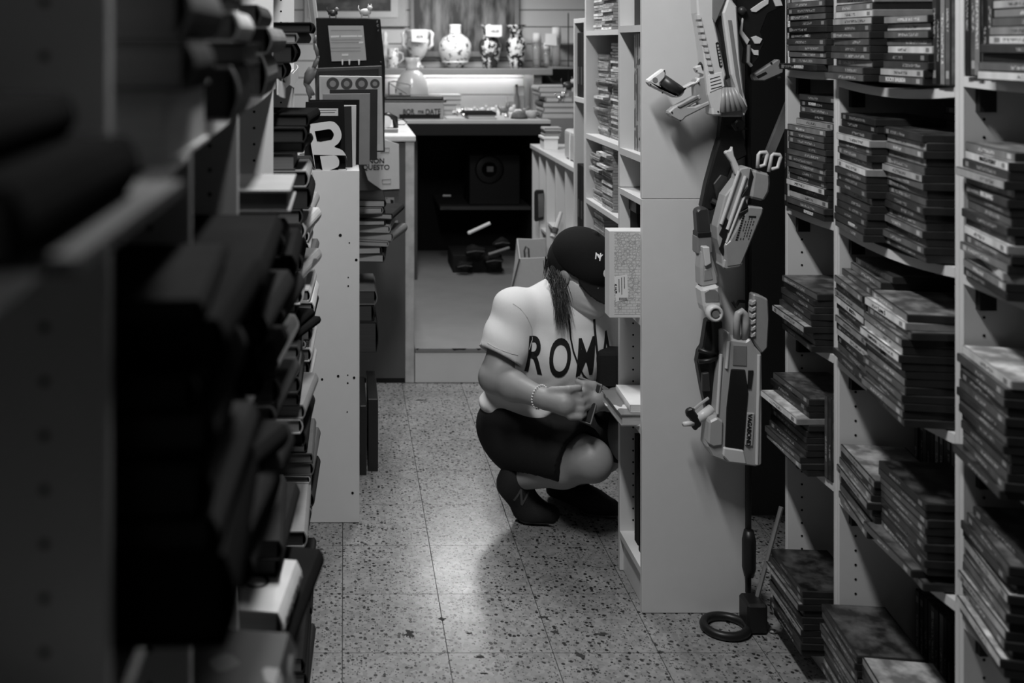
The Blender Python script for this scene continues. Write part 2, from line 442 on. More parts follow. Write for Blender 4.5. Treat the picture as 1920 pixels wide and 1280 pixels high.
# cubby unit standing on the platform
cr = thing('cubby_shelf', 'low white cubby shelf with upright dividers standing on the platform', 'shelf', (1.0, 4.24, .15))
part('top_board', MB().box(.99, 1.32, 4.24, 5.25, .90, .922), WHITE, cr, .002)
part('base_board', MB().box(1.0, 1.32, 4.24, 5.25, .1505, .175), WHITE, cr, .002)
part('back_panel', MB().box(1.312, 1.32, 4.24, 5.25, .175, .90), WHITE, cr)
for k, yy in enumerate((4.24, 4.45, 4.66, 4.87, 5.045, 5.232)):
    part('divider', MB().box(1.0, 1.312, yy, yy+.018, .175, .90), WHITE, cr, .001)
for k, (ya, yb, z) in enumerate(((4.26, 4.45, .60), (4.47, 4.66, .50), (4.68, 4.87, .56), (4.89, 5.045, .50))):
    part('shelf_board', MB().box(1.006, 1.312, ya-.001, yb, z, z+.014), WHITE, cr, .001)
# ================================================================== DVD AND CD CASES
def case_meshes(name, dx, dy, dz):
    body = MB().box(0, dx, -dy/2, dy/2, 0, dz).mesh(name + '_body', .0012); body.materials.append(CASEP)
    sl = MB()
    sl.box(-.0003, .0004, -dy/2+.003, dy/2-.003, .0012, dz-.0012)
    sl.box(.003, dx-.004, -dy/2+.003, dy/2-.003, dz-.0003, dz+.0003)
    sl.box(.003, dx-.004, -dy/2+.003, dy/2-.003, -.0002, .0003)
    sl = sl.mesh(name + '_sleeve'); sl.materials.append(SLEEVE)
    return body, sl
DVD = case_meshes('dvd', .135, .190, .0145)
CD = case_meshes('cd', .125, .142, .0102)
def put_case(name, kind, label, cat, loc, rot, tone, case_tone, group, scale=None):
    r_ = thing(name, label, cat, loc, rot, group)
    if scale: r_.scale = scale
    link('case', kind[0], None, r_, tone=case_tone); link('cover_sleeve', kind[1], None, r_, tone=tone)
    return r_
LETTER_L = plain('lettering_light', .62, .6, .3)
def stack(desc, xs, yc, z0, tones, yaw=0.0, jit=.006, yj=.002, kind=DVD, name='dvd_case', word='DVD case', group=None, dz=.0147, case_tone=.02, titles={}, special={}, ya=1.8):
    """tones are listed from the TOP of the stack down; special: index -> (dx, dy, yaw)"""
    n = len(tones); out = []
    for i, t in enumerate(reversed(tones)):
        k = n-1-i
        sx, sy, syaw = special.get(k, (0, 0, 0))
        j = (k/n)
        lab_ = '%s %s, %s %s' % (shade_word(t), word, (ordinal(k) + ' of') if k == 0 else ordinal(k) + ' from top of', desc)
        o = put_case(name, kind, lab_, word, (xs + rnd.uniform(-jit, jit) + sx, yc + rnd.uniform(-yj, yj) + sy, z0 + i*dz),
                     (0, 0, R(yaw + rnd.uniform(-ya, ya) + syaw)), t, case_tone if t < .4 or rnd.random() < .5 else .2, group or ('cases in ' + desc))
        if k in titles:
            txt, size, yo, m_ = titles[k]
            lettering(txt, size, m_, o, (-.0006, yo, .0073), (0, -1, 0), (0, 0, 1), depth=.0002, bold=.0003)
        out.append(o)
    return out
def upright(desc, xs, y0, z0, tones, lean=0, kind=DVD, name='dvd_case', word='DVD case', group=None, dz=.0147, case_tone=.02, h=.190, pitch=None):
    """cases standing on end side by side, spines to the aisle, from y0 towards the camera's far side"""
    out = []
    for i, t in enumerate(tones):
        lab_ = '%s upright %s, %s in %s' % (shade_word(t), word, ['first', 'second', 'third', 'fourth', 'fifth', 'sixth', 'seventh', 'eighth', 'ninth', 'tenth', 'eleventh', 'twelfth', 'thirteenth', 'fourteenth', 'fifteenth', 'sixteenth', 'seventeenth', 'eighteenth', 'nineteenth', 'twentieth'][i] if i < 20 else '%d' % (i+1), desc)
        out.append(put_case(name, kind, lab_, word, (xs + rnd.uniform(-.002, .003), y0 + (i+1)*(pitch or dz), z0 + h/2 + .0003), (R(90), 0, 0), t, case_tone, group or ('upright cases in ' + desc)))
    return out
def tn(s):
    """tone string: one digit or letter per case"""
    T_ = {'k': .014, 'd': .038, 'g': .09, 'm': .18, 'l': .34, 'w': .60, 'W': .75}
    return [T_[c]*rnd.uniform(.85, 1.15) for c in s]

def zsag(z, sag, y, ya, yb):
    u = (y-ya)/(yb-ya); return z - sag*4*u*(1-u)
def zmax(z, sag, y, ya, yb, h=.125):
    return max(zsag(z, sag, min(max(q, ya), yb), ya, yb) for q in (y-h, y+h)) + .0006
def zB(z, y): return zmax(z, .012, y, A1+.012, B1-.012)
def zC(z, y): return zmax(z, .003, y, B1+.012, C1-.012)
def zA(z, y): return zmax(z, .004, y, A0+.012, A1-.012)
INKT = INK

def b_(y): return y
# ---- middle bookcase
stack('post-end stack, upper shelf, middle bookcase', 1.078, 2.096, zB(1.380, 2.10), tn('gmdgwmwldggdgmgg'), yaw=-5, special={14: (-.012, 0, 0), 15: (-.018, 0, 1)}, ya=1.5)
stack('stack beside uprights, upper shelf, middle bookcase', 1.088, 1.908, zB(1.380, 1.905), tn('mlggwkdlg'), titles={8: ('ROCKY BALBOA', .0115, .02, LETTER_L)}, special={8: (-.008, .004, 0), 7: (-.004, .002, 0)}, yj=.002, ya=.7)
for o in bpy.data.objects:
    if o.get('group') == 'cases in stack beside uprights, upper shelf, middle bookcase': o.scale = (1, .80, 1)
upright('row at near post, upper shelf, middle bookcase', 1.092, 1.7775, zB(1.38, 1.8), tn('gmkd'))
stack('far stack, second shelf, middle bookcase', 1.080, 2.094, zB(1.055, 2.10), tn('kkdwggkwdddlddddg'), yaw=-9, titles={15: ('PRENDIMI', .009, -.02, LETTER_L)}, special={0: (.01, .0, 3), 1: (.008, 0, 2), 15: (-.006, 0, 0), 16: (-.008, 0, 0)})
stack('near stack, second shelf, middle bookcase', 1.082, 1.903, zB(1.055, 1.90), tn('dlmmglgdgddgmdgd'), yaw=-9, jit=.006, yj=.003)
stack('back-row stack, second shelf, middle bookcase', 1.252, 1.972, zB(1.055, 1.97), tn('mgmgkgdmkdkkdgdkdkd'), yj=.01, jit=.004)
stack('far stack, third shelf, middle bookcase', 1.074, 2.094, zB(.755, 2.10), tn('gmgmdlwdgldwkgdg'), yaw=-9, titles={6: ('DELITTI', .009, -.02, INK)}, special={0: (.035, -.02, 2), 1: (.028, -.01, 0), 2: (.01, 0, 0)})
stack('jutting white-spined stack, third shelf, middle bookcase', 1.040, 1.903, zB(.755, 1.90), tn('mWgmlWldmgggmd'), yaw=-8, titles={1: ('Love S', .0125, .01, INK), 5: ('DIABOLICA', .008, .03, INK), 6: ('QUEST', .010, -.01, INK)}, special={0: (.012, .002, -4), 5: (-.01, 0, 0), 2: (.006, -.012, 2)}, jit=.004)
stack('far stack, fourth shelf, middle bookcase', 1.086, 2.092, zB(.455, 2.09), tn('ldmlgdgm'), yaw=-9, jit=.004, special={3: (-.008, 0, 0), 7: (-.012, 0, -2)})
stack('near stack, fourth shelf, middle bookcase', 1.075, 1.899, zB(.455, 1.9), tn('kdgggdgdmgg'), yaw=-6, titles={10: ('SERPICO', .011, .01, LETTER_L)}, special={9: (-.02, .02, 2), 10: (-.006, 0, 0)}, jit=.003)
upright('back row, fourth shelf, middle bookcase', 1.256, 1.965, zB(.455, 2.05), tn('gdmdgddgmddgdg'))
upright('back row, lowest shelf, middle bookcase', 1.256, 1.965, .0705, tn('dgddgkdmdgddkg'))
stack('far stack, lowest shelf, middle bookcase', 1.052, 2.094, .0708, tn('dgdgmdgdmd'), yaw=-6)
stack('pale-topped stack, lowest shelf, middle bookcase', 1.035, 1.903, .0706, tn('ldgdgdmdgd'), yaw=-8, special={0: (.0, 0, -2)})
# ---- narrow bookcase
stack('stack on the upper shelf, narrow bookcase', 1.086, 2.316, zC(1.395, 2.31), tn('gdgdkkdgggk'), titles={10: ('SUPEREROI', .0095, -.01, LETTER_L), 5: ('FAST', .009, .0, LETTER_L)}, special={10: (-.012, .015, 0)}, ya=1.0)
upright('row by far panel, upper shelf, narrow bookcase', 1.094, 2.416, zC(1.395, 2.43), tn('Wk'))
stack('tall stack, second shelf, narrow bookcase', 1.086, 2.3165, zC(1.056, 2.31), tn('dkgklmggdgdgddwdlgk'), titles={18: ('SUPEREROI', .0095, -.02, LETTER_L), 1: ('SCHERMI', .009, .03, LETTER_L)}, special={k: (.004, -.004, 0) for k in range(5)} | {k: (.022, 0, 0) for k in range(5)}, ya=1.2)
upright('row by far panel, second shelf, narrow bookcase', 1.090, 2.416, zC(1.056, 2.43), tn('wk'))
stack('dark jutting stack, third shelf, narrow bookcase', 1.068, 2.328, zC(.758, 2.33), tn('gkdkdlkdk'), special={5: (-.02, 0, 0), 0: (.01, 0, 3)}, yaw=-4)
stack('dark jutting stack, fourth shelf, narrow bookcase', 1.055, 2.345, zC(.47, 2.34), tn('gkdWdkdkdgmk'), special={3: (-.02, 0, 0), 9: (-.01, 0, 0), 10: (-.008, 0, 0)}, ya=1)
upright('group on fourth shelf, narrow bookcase', 1.096, 2.2185, zC(.47, 2.23), tn('dg'))
stack('jutting stack, lowest shelf, narrow bookcase', 1.045, 2.329, .0708, tn('kdmdkdlkdk'), yaw=-3, special={2: (-.012, 0, 0)})
# ---- nearest bookcase
upright('row on the upper shelf, nearest bookcase', 1.092, 1.662, zA(1.40, 1.7), tn('dkmgk'))
stack('stack on the upper shelf, nearest bookcase', 1.085, 1.560, zA(1.40, 1.56), tn('glmgmwdkgw'), special={k: (-.01, .008, 0) for k in range(6, 10)})
stack('far stack, second shelf, nearest bookcase', 1.075, 1.652, zA(1.05, 1.65), tn('mwdlmddgdgwgmwmk'), yaw=-13, jit=.006, titles={1: ('MATCH POINT', .0105, -.01, INK), 5: ('BIG BANG', .0115, -.01, LETTER_L)}, special={13: (.01, .004, -8), 3: (-.008, 0, 0)}, case_tone=.02)
stack('near stack, second shelf, nearest bookcase', 1.08, 1.452, zA(1.05, 1.45), tn('lmgdgmdgmkd'), yaw=-13)
stack('far stack, third shelf, nearest bookcase', 1.070, 1.652, zA(.735, 1.65), tn('wggdgdgdgdggd'), yaw=-13, special={12: (-.012, .004, 0), 0: (.0, 0, 0)})
stack('near stack, third shelf, nearest bookcase', 1.08, 1.452, zA(.735, 1.45), tn('gdmgdgdgdgd'), yaw=-13)
stack('far stack, fourth shelf, nearest bookcase', 1.072, 1.652, zA(.44, 1.65), tn('dgdklgmglmgwgm'), yaw=-13, special={11: (-.015, 0, -2), 3: (.01, 0, 4), 0: (.02, -.01, 3)})
stack('near stack, fourth shelf, nearest bookcase', 1.08, 1.452, zA(.44, 1.45), tn('gdmgdgdmgd'), yaw=-13)

# ---- CD bookcase behind the person
for (d_, z_, n_, yc_, xs_) in [('far CD stack, top shelf of CD bookcase', 1.5058, 12, 3.66, .945), ('near CD stack, top shelf of CD bookcase', 1.5058, 14, 3.505, .935),
                         ('far CD stack, middle shelf of CD bookcase', 1.1158, 29, 3.66, .962), ('near CD stack, middle shelf of CD bookcase', 1.1158, 33, 3.500, .968),
                         ('far CD stack, lower shelf of CD bookcase', .8708, 17, 3.66, .945), ('near CD stack, lower shelf of CD bookcase', .8708, 21, 3.500, .935),
                         ('far CD stack, low shelf of CD bookcase', .4808, 34, 3.66, .945)]:
    sp_ = {}
    for k in range(n_):
        if rnd.random() < .12: sp_[k] = (rnd.choice((-.02, .012, -.012)), 0, 0)
    stack(d_, xs_, yc_, z_, tn(''.join(rnd.choice('mlwlwWmlg') for _ in range(n_))), kind=CD, name='cd_case', word='CD case', dz=.0104, special=sp_, jit=.004, yj=.002, case_tone=.25, ya=.8)
# ================================================================== BOOKS
def book(label, loc, d, ly, t, yaw=0, tone=.03, page=.25, spine=True, mat=COVER, side=1, group=None, name='book', tilt=(0, 0), soft=False, cat='book'):
    """lying book: its aisle-side edge is local x=0 (side=+1 faces +X), near end y=0, bottom z=0"""
    b = .0016 if soft else .0028
    root = thing(name, label, cat, loc, (R(tilt[0]), R(tilt[1]), R(yaw)), group)
    n = 6; bul = min(.009, t*.22) if not soft else .0012
    arc_o = [(bul*math.sin(math.pi*k/n), b*0 + t*k/n) for k in range(n+1)]
    arc_i = [((bul-b)*math.sin(math.pi*k/n) - b*.2, b + (t-2*b)*k/n) for k in range(n+1)][::-1]
    prof = [(-d, 0)] + arc_o + [(-d, t), (-d, t-b)] + arc_i + [(-d, b)]
    if not spine:
        prof = [(-d - x, z) for x, z in prof]
    x0, x1 = (-d+.004, -b) if spine else (-d+b, -.004)
    over = 0 if soft else .003
    if soft: x0, x1 = (-d+.0005, -b) if spine else (-d+b, -.0005)
    m_ = MB().prism([(side*x, 0, z) for x, z in prof], (0, ly, 0))
    part('cover', m_, mat, root, tone=tone, world=False)
    pg = MB().box(min(side*x0, side*x1), max(side*x0, side*x1), over+.0004, ly-over-.0004, b, t-b)
    part('page_block', pg, PAGES, root, tone=page, world=False)
    return root
GL = 'books on the left bookcases'
def lstack(desc, z0, rows):
    """rows bottom-up: thickness, outer X, near Y, length, yaw, tone, page tone, spine out?, jacket?"""
    z = z0 + .0003
    n = len(rows)
    for i, r_ in enumerate(rows):
        t, x1, yn, ly, yaw, tone, page, sp_, jk = r_[:9]
        k = n-1-i
        lb = '%s book, %s %s' % (shade_word(tone), (ordinal(k) + ' of') if k == 0 else ordinal(k) + ' from top of', desc)
        o = book(r_[9] if len(r_) > 9 else lb, (x1, yn, z), .155 if len(r_) <= 10 else r_[10], ly, t, yaw, tone, page, sp_, JACKET if jk else COVER, 1, GL)
        z += t + .0003
    return z
# nearest bay
lstack('pile on the nearest left shelf', 1.3755, [
    (.006, -.098, .36, .20, -2, .10, .2, False, 0, 'thin curved magazine under the black book, near left shelf'),
    (.030, -.112, .33, .18, 0, .010, .03, True, 0, 'black book with faint spine lettering on the near left shelf'),
    (.022, -.135, .34, .16, 2, .012, .03, True, 0, 'smaller black book lying on another, near left shelf')])
# second bay: upper shelf and the tall dark pile
lstack('pile on upper shelf beside the blurred post', 1.3755, [
    (.052, -.118, .665, .20, 0, .34, .30, False, 0, 'pale album box under the dark books, upper left shelf'),
    (.034, -.104, .645, .095, 0, .05, .10, True, 0, 'large dark grey book with lit spine on the pale album'),
    (.040, -.108, .645, .17, 0, .10, .08, True, 0, 'thick grey book topping the pile on the pale album')])
lstack('tall pile beside the blurred post', 1.0555, [
    (.062, -.080, .66, .20, 1, .010, .010, True, 0), (.028, -.088, .655, .21, -2, .02, .04, True, 0), (.040, -.094, .645, .18, 2, .015, .03, True, 0),
    (.030, -.090, .65, .20, 0, .02, .05, True, 0), (.028, -.100, .64, .20, 3, .012, .02, True, 0), (.030, -.085, .66, .19, -3, .012, .02, True, 0), (.018, -.094, .64, .18, 2, .015, .03, True, 0)])
# third bay
lstack('upper pile in the bay of the angled book', 1.3855, [
    (.052, -.107, .93, .13, 0, .20, .03, True, 0, 'curved grey book whose pale spine catches light, upper left shelf'),
    (.022, -.092, .945, .14, 0, .03, .08, False, 0), (.030, -.106, .945, .15, 0, .40, .10, True, 0, 'book with a bright pale spine on the upper left shelf'), (.03, -.12, .94, .15, 0, .04, .1, True, 0)])
lstack('pile holding the angled book', .9305, [
    (.034, -.095, .96, .2, -4, .02, .03, True, 0), (.048, -.098, .95, .22, -8, .03, .05, True, 0),
    (.026, -.103, 1.0, .10, -22, .014, .03, True, 0, 'angled black book with lettering jutting from the left shelves', .17),
    (.030, -.112, 1.10, .15, -4, .20, .15, True, 1, 'pale-spined book lying on the angled black book'), (.030, -.095, 1.09, .17, -6, .012, .02, True, 0), (.036, -.10, 1.06, .2, 3, .012, .02, True, 0),
    (.036, -.088, 1.05, .2, -5, .02, .03, True, 0), (.036, -.09, 1.0, .24, 2, .012, .02, True, 0), (.034, -.084, .945, .30, 0, .012, .05, True, 0)])
lstack('low pile below the angled book', .6205, [(.04, -.09, .95, .2, 0, .03, .1, True, 0), (.045, -.085, .94, .2, -5, .02, .1, True, 0), (.05, -.078, .95, .18, -4, .02, .1, True, 1), (.04, -.08, .94, .17, -6, .02, .1, True, 1, 'black book with a pale band across its cover, low left shelf', .15)])
# fourth bay
lstack('upper pile in the wide shadowed bay', 1.3855, [
    (.058, -.112, 1.34, .2, 0, .12, .05, True, 0, 'rounded grey book with glossy spine, upper shelf of shadowed bay'), (.038, -.106, 1.35, .33, 0, .16, .02, True, 0), (.03, -.12, 1.36, .2, 0, .05, .1, True, 0)])
lstack('lower pile in the wide shadowed bay', .9305, [
    (.030, -.10, 1.35, .22, -6, .05, .05, True, 0), (.036, -.095, 1.36, .22, 5, .03, .04, True, 0), (.034, -.098, 1.37, .19, -6, .14, .12, True, 1, 'patterned book turned outward in the shadowed bay'), (.035, -.10, 1.36, .2, 2, .02, .03, True, 0),
    (.030, -.088, 1.35, .2, -6, .02, .03, True, 0), (.034, -.090, 1.34, .2, 2, .03, .04, True, 0), (.036, -.072, 1.36, .2, 0, .012, .02, True, 0), (.034, -.087, 1.335, .12, 0, .03, .04, True, 0),
    (.026, -.10, 1.35, .2, 0, .012, .02, True, 0), (.030, -.0735, 1.345, .17, 0, .25, .12, False, 0, 'wide book with pale edged cover, top of shadowed bay pile')])
lstack('foot pile in the wide shadowed bay', .5855, [
    (.035, -.082, 1.40, .24, -10, .012, .015, True, 0, 'black book under the white-covered book'),
    (.048, -.092, 1.37, .14, -8, .45, .30, True, 0, 'white-covered book with large letters near the foot of the left shelves', .16),
    (.034, -.10, 1.46, .24, -4, .02, .06, True, 0), (.03, -.095, 1.44, .22, 2, .03, .05, True, 0)])
lstack('floor-level pile in the wide shadowed bay', .3005, [(.04, -.09, 1.36, .2, 0, .1, .2, True, 0), (.05, -.088, 1.36, .22, 0, .2, .3, True, 1), (.04, -.08, 1.36, .2, 4, .03, .1, True, 0)])
# fifth bay
lstack('upper pile near the curled strip', 1.3855, [
    (.032, -.125, 2.02, .2, 0, .02, .03, True, 0), (.040, -.106, 2.02, .2, 0, .012, .02, True, 0), (.022, -.10, 2.05, .2, -6, .10, .2, True, 0), (.022, -.069, 2.06, .19, 0, .010, .02, True, 0, 'black flat box jutting out high above the curled strip')])
lstack('tall pile below the curled strip', .9055, [
    (.020, -.098, 2.02, .2, -2, .05, .2, True, 0), (.036, -.090, 2.01, .18, 0, .45, .10, True, 0, 'pale-covered book with dark page edge in the far left pile'), (.030, -.095, 2.03, .22, -10, .3, .3, True, 1, 'book with worn pale spine in the far left pile'),
    (.03, -.09, 2.02, .2, 0, .02, .03, True, 0), (.035, -.10, 2.0, .2, 0, .06, .2, True, 0), (.03, -.085, 2.03, .2, -8, .45, .3, True, 0, 'book with bright spine in the far left pile'), (.03, -.09, 2.02, .22, 3, .05, .1, True, 0),
    (.045, -.073, 2.02, .2, 0, .02, .03, True, 0), (.034, -.078, 2.02, .2, 0, .25, .03, True, 0, 'black-edged book with light top in the far left pile'), (.036, -.10, 2.02, .2, 0, .05, .16, False, 0),
    (.022, -.084, 2.02, .2, -3, .05, .2, True, 0), (.030, -.082, 2.01, .21, 0, .02, .03, True, 0), (.026, -.076, 2.03, .2, -5, .012, .03, True, 0)])
lstack('middle pile of the far left bay', .6205, [
    (.034, -.085, 2.05, .22, -3, .03, .02, True, 0), (.030, -.09, 2.03, .2, 4, .3, .2, True, 0), (.03, -.085, 2.03, .2, -6, .2, .2, True, 0), (.026, -.095, 2.02, .2, 0, .012, .03, True, 0),
    (.034, -.095, 2.02, .18, 0, .05, .05, True, 0), (.036, -.098, 2.02, .19, 0, .12, .14, True, 0, 'grey book under the thin black cases in the far left bay'), (.026, -.096, 2.02, .2, 0, .05, .12, True, 0),
    (.015, -.100, 2.06, .135, -20, .012, .05, True, 0, 'thin black case sticking out farthest on the far left pile'), (.016, -.106, 2.06, .135, -16, .012, .05, True, 0, 'thin black case turned outward on the far left pile')])
lstack('low pile of the far left bay', .3205, [(.05, -.09, 2.03, .2, 0, .02, .1, True, 0), (.04, -.095, 2.0, .24, -3, .02, .04, True, 0, 'black book with embossed cover low in the far left bay'), (.034, -.083, 2.05, .22, 0, .22, .03, True, 0, 'speckled grey book low in the far left bay')])
for i, (z_, yy, tn_) in enumerate([(.0705, 2.02, .03), (.0705, 2.3, .2), (.325, 2.36, .3), (.625, 2.40, .05), (.91, 2.42, .1)]):
    zz = z_
    for k in range(8 if i > 1 else 5):
        tt = rnd.uniform(.018, .034); t_ = rnd.choice([.02, .03, .1, .3, .02, .45])
        book('%s book, %s up in the back pile of left bay shelf %s' % (shade_word(t_), ['first', 'second', 'third', 'fourth', 'fifth', 'sixth', 'seventh', 'eighth'][k], ['one', 'two', 'three', 'four', 'five'][i]),
             (-.085 + rnd.uniform(-.02, .01), yy, zz), .15, .22, tt, rnd.uniform(-3, 1), t_, .15, True, COVER, 1, GL)
        zz += tt + .0003
# lettering seen on covers
def on_book(lab_, txt, size, x, y, z, u, m_, **k):
    o = [q for q in bpy.data.objects if q.get('label') == lab_][0]
    return lettering(txt, size, m_, o, (x, y, z), u, k.pop('v', Vector((0, 0, 1)).cross(Vector(u))), **k)
on_book('angled black book with lettering jutting from the left shelves', 'MICHELLE P', .020, -.075, .075, .0264, (-1, 0, 0), plain('lettering_dim', .10, .5), depth=.0002)
on_book('white-covered book with large letters near the foot of the left shelves', 'CEN', .05, -.075, .075, .0484, (-1, 0, 0), INK, depth=.0002)
on_book('white-covered book with large letters near the foot of the left shelves', 'MASTRO', .03, .0092, .07, .024, (0, 1, 0), INK, depth=.0002, v=(0, 0, 1))
# curled white strip on the shelf front
cs = thing('shelf_strip', 'curled white strip along a shelf front of the left bookcases', 'strip', (XL, 2.0, 1.38))
m_ = MB(); pts = []
for k in range(25):
    y = 1.97 + .8*k/24
    pts.append((XL + .006 + .010*math.sin(k*.55)**2, y, 1.372 - .012*math.sin(k*.5)))
for a, b in zip(pts, pts[1:]):
    m_.hexa([(a[0], a[1], a[2]-.016), (a[0]+.002, a[1], a[2]-.016), (b[0]+.002, b[1], b[2]-.016), (b[0], b[1], b[2]-.016),
             (a[0], a[1], a[2]+.016), (a[0]+.002, a[1], a[2]+.016), (b[0]+.002, b[1], b[2]+.016), (b[0], b[1], b[2]+.016)])
part('strip', m_, WHITE, cs)
# small upright cases at the end of the left row, beside the white end panel
for k in range(8):
    book('thin dark case, %s of the pile against the white end panel' % ordinal(7-k), (-.088 + rnd.uniform(-.008, .004), 2.80, .40 + k*.0152), .13, .19, .0148, rnd.uniform(-2, 2), rnd.choice([.02, .03, .2]), .2, True, COVER, 1, 'cases against the white end panel') if 0 else None

# ================================================================== THINGS IN THE NARROW TOWER
def standing_book(label, x, y, z, d, h, t, tone, page=.3, side=-1, mat=JACKET, group=None, lean=0, name='magazine', cat='magazine'):
    """upright book, spine to the aisle (side=-1 faces -X); y = near face"""
    root = thing(name, label, cat, (x, y, z), (R(lean), 0, 0), group)
    b = .0008
    a0, a1 = sorted((0, -side*d))
    m_ = MB().box(a0, a1, 0, b, 0, h).box(a0, a1, t-b, t, 0, h)
    m_.box(*sorted((0, side*.0008)), 0, t, 0, h)
    part('cover', m_, mat, root, tone=tone, world=False)
    part('page_block', MB().box(*sorted((-side*.0004, -side*(d-.001))), b, t-b, .001, h-.001), PAGESV, root, tone=page, world=False)
    return root
yy = 2.546
for k, (t_, tone, h) in enumerate([(.016, .02, .314), (.014, .015, .314), (.016, .03, .314), (.010, .35, .314), (.011, .08, .314), (.012, .3, .314), (.011, .05, .314), (.012, .25, .314), (.012, .1, .314)]):
    standing_book('%s magazine spine, %s from the white end panel, upper tower shelf' % (shade_word(tone), ['first', 'second', 'third', 'fourth', 'fifth', 'sixth', 'seventh', 'eighth', 'ninth'][k]), .784 + rnd.uniform(0, .003), yy, 1.1702, .21, h, t_, tone, group='magazines in the upper tower')
    yy += t_ + .001
bx = thing('label_box', 'small white box with a barcode label in the upper tower', 'box', (.80, 2.60, 1.078))
part('carton', MB().box(.80, .99, 2.575, 2.66, 1.0785, 1.137), PAPER, bx, .001)
bc = MB()
for k in range(9): bc.box(.7992, .80, 2.60+.004*k, 2.60+.004*k+rnd.uniform(.001, .003), 1.098, 1.118)
part('barcode', bc, INK, bx)
bx2 = thing('dark_box', 'dark box standing on the top shelf of the upper tower', 'box', (.79, 2.55, 1.5065))
part('carton', MB().box(.80, .97, 2.60, 2.72, 1.5065, 1.72), DARK, bx2, .002); part('lid_edge', MB().box(.7985, .972, 2.598, 2.722, 1.70, 1.725), BLACK, bx2, .001)
bx3 = thing('patterned_box', 'patterned game box beside the dark box in the upper tower', 'box', (.79, 2.55, 1.5065))
part('carton', MB().box(.785, .95, 2.546, 2.59, 1.5065, 1.70), JACKET, bx3, .002, tone=.12); part('end_label', MB().box(.7842, .785, 2.55, 2.586, 1.52, 1.60), PAPER, bx3)
# lower tower: black box, puzzle box standing out, two books, upright books
bb = thing('black_box', 'black box with faint lettering under the tower seam', 'box', (.78, 2.6, .7502))
part('carton', MB().box(.79, 1.0, 2.66, 2.725, .7503, 1.03), BLACKM, bb, .002); part('lid', MB().box(.787, 1.003, 2.657, 2.728, 1.0, 1.032), BLACK, bb, .001)
pz = thing('puzzle_box', 'white upright box with a line drawing and price label beside the cap', 'box', (.70, 2.545, .7502))
def linework():
    m, nt, b = nodes('box_linework')
    tc = N(nt, 'TexCoord'); mp = N(nt, 'Mapping'); mp.inputs['Scale'].default_value = (1, .01, 1)
    nt.links.new(tc.outputs['Object'], mp.inputs['Vector'])
    v = N(nt, 'TexVoronoi', feature='DISTANCE_TO_EDGE'); v.inputs['Scale'].default_value = 110; nt.links.new(mp.outputs[0], v.inputs['Vector'])
    v2 = N(nt, 'TexBrick'); v2.inputs['Scale'].default_value = 34; v2.inputs['Mortar Size'].default_value = .03
    v2.inputs['Color1'].default_value = v2.inputs['Color2'].default_value = (1,1,1,1); v2.inputs['Mortar'].default_value = (0,0,0,1)
    rx = N(nt, 'Mapping'); rx.inputs['Rotation'].default_value = (R(90), 0, 0); nt.links.new(tc.outputs['Object'], rx.inputs['Vector']); nt.links.new(rx.outputs[0], v2.inputs['Vector'])
    ln = val(nt, 'LESS_THAN', v.outputs['Distance'], .07)
    ln2 = val(nt, 'SUBTRACT', 1.0, v2.outputs['Color'])
    zone = val(nt, 'GREATER_THAN', noise(nt, mp.outputs[0], 14, 2), .47)
    k = val(nt, 'MAXIMUM', val(nt, 'MULTIPLY', ln, zone), val(nt, 'MULTIPLY', ln2, .7))
    nt.links.new(mixf(nt, k, .60, .34), b.inputs['Base Color']); b.inputs['Roughness'].default_value = .45
    return m
c0, c1 = P(1143, 583, 2.545), P(1206, 433, 2.545)
part('carton', MB().box(c0.x, .90, 2.545, 2.592, .7505, c1.z), plain('carton_white', .6, .5, .3, .04), pz, .0012)
part('front_print', MB().box(c0.x+.012, .899, 2.5444, 2.5452, .76, c1.z-.003), linework(), pz)
tag_ = part('price_label', MB().px([(1152, 519), (1176, 515), (1178, 562), (1155, 566)], 2.5438, .0006), PAPER, pz)
t2 = MB()
for k in range(10): t2.px([(1161+k*1.6, 558), (1161.9+k*1.6, 558), (1161.9+k*1.6, 563), (1161+k*1.6, 563)], 2.5434, .0003)
for k, (a, b_) in enumerate(((523, 548), (520, 552), (519, 541))): t2.px([(1160+k*5, a), (1161.2+k*5, a), (1161.6+k*5, b_), (1160.4+k*5, b_)], 2.5434, .0003)
part('barcode', t2, INK, tag_)
lettering('€ 14,79', .0075, INK, pz, P(1154.5, 541, 2.5434) - Vector(pz.location), (0.05, 0, -1), (1, 0, .05), depth=.0002, bold=.0002)
book('patterned hardback with pale page edges on the tower shelf lip', (.715, 2.546, .4706), .19, .18, .030, 1, .16, .42, False, JACKET, -1, 'books on the tower shelf')
book('thin white paperback lying on the patterned hardback in the tower', (.742, 2.560, .5011), .13, .15, .020, -2, .62, .6, True, COVER, -1, 'books on the tower shelf', soft=True)
yy = 2.58
for k, (t_, tone, h, x_) in enumerate([(.030, .02, .30, .79), (.014, .015, .33, .785), (.020, .45, .27, .80), (.030, .03, .29, .79)]):
    standing_book(['black upright album in the lower tower bay', 'thin black upright album in the lower tower bay', 'upright album with pale lit edge in the lower tower bay', 'dark upright album by the far panel in the lower tower bay'][k], x_, yy, .1102, .22, h, t_, tone, .5 if k == 2 else .05, mat=COVER, name='album', cat='album', group='albums in the lower tower')
    yy += t_ + .002
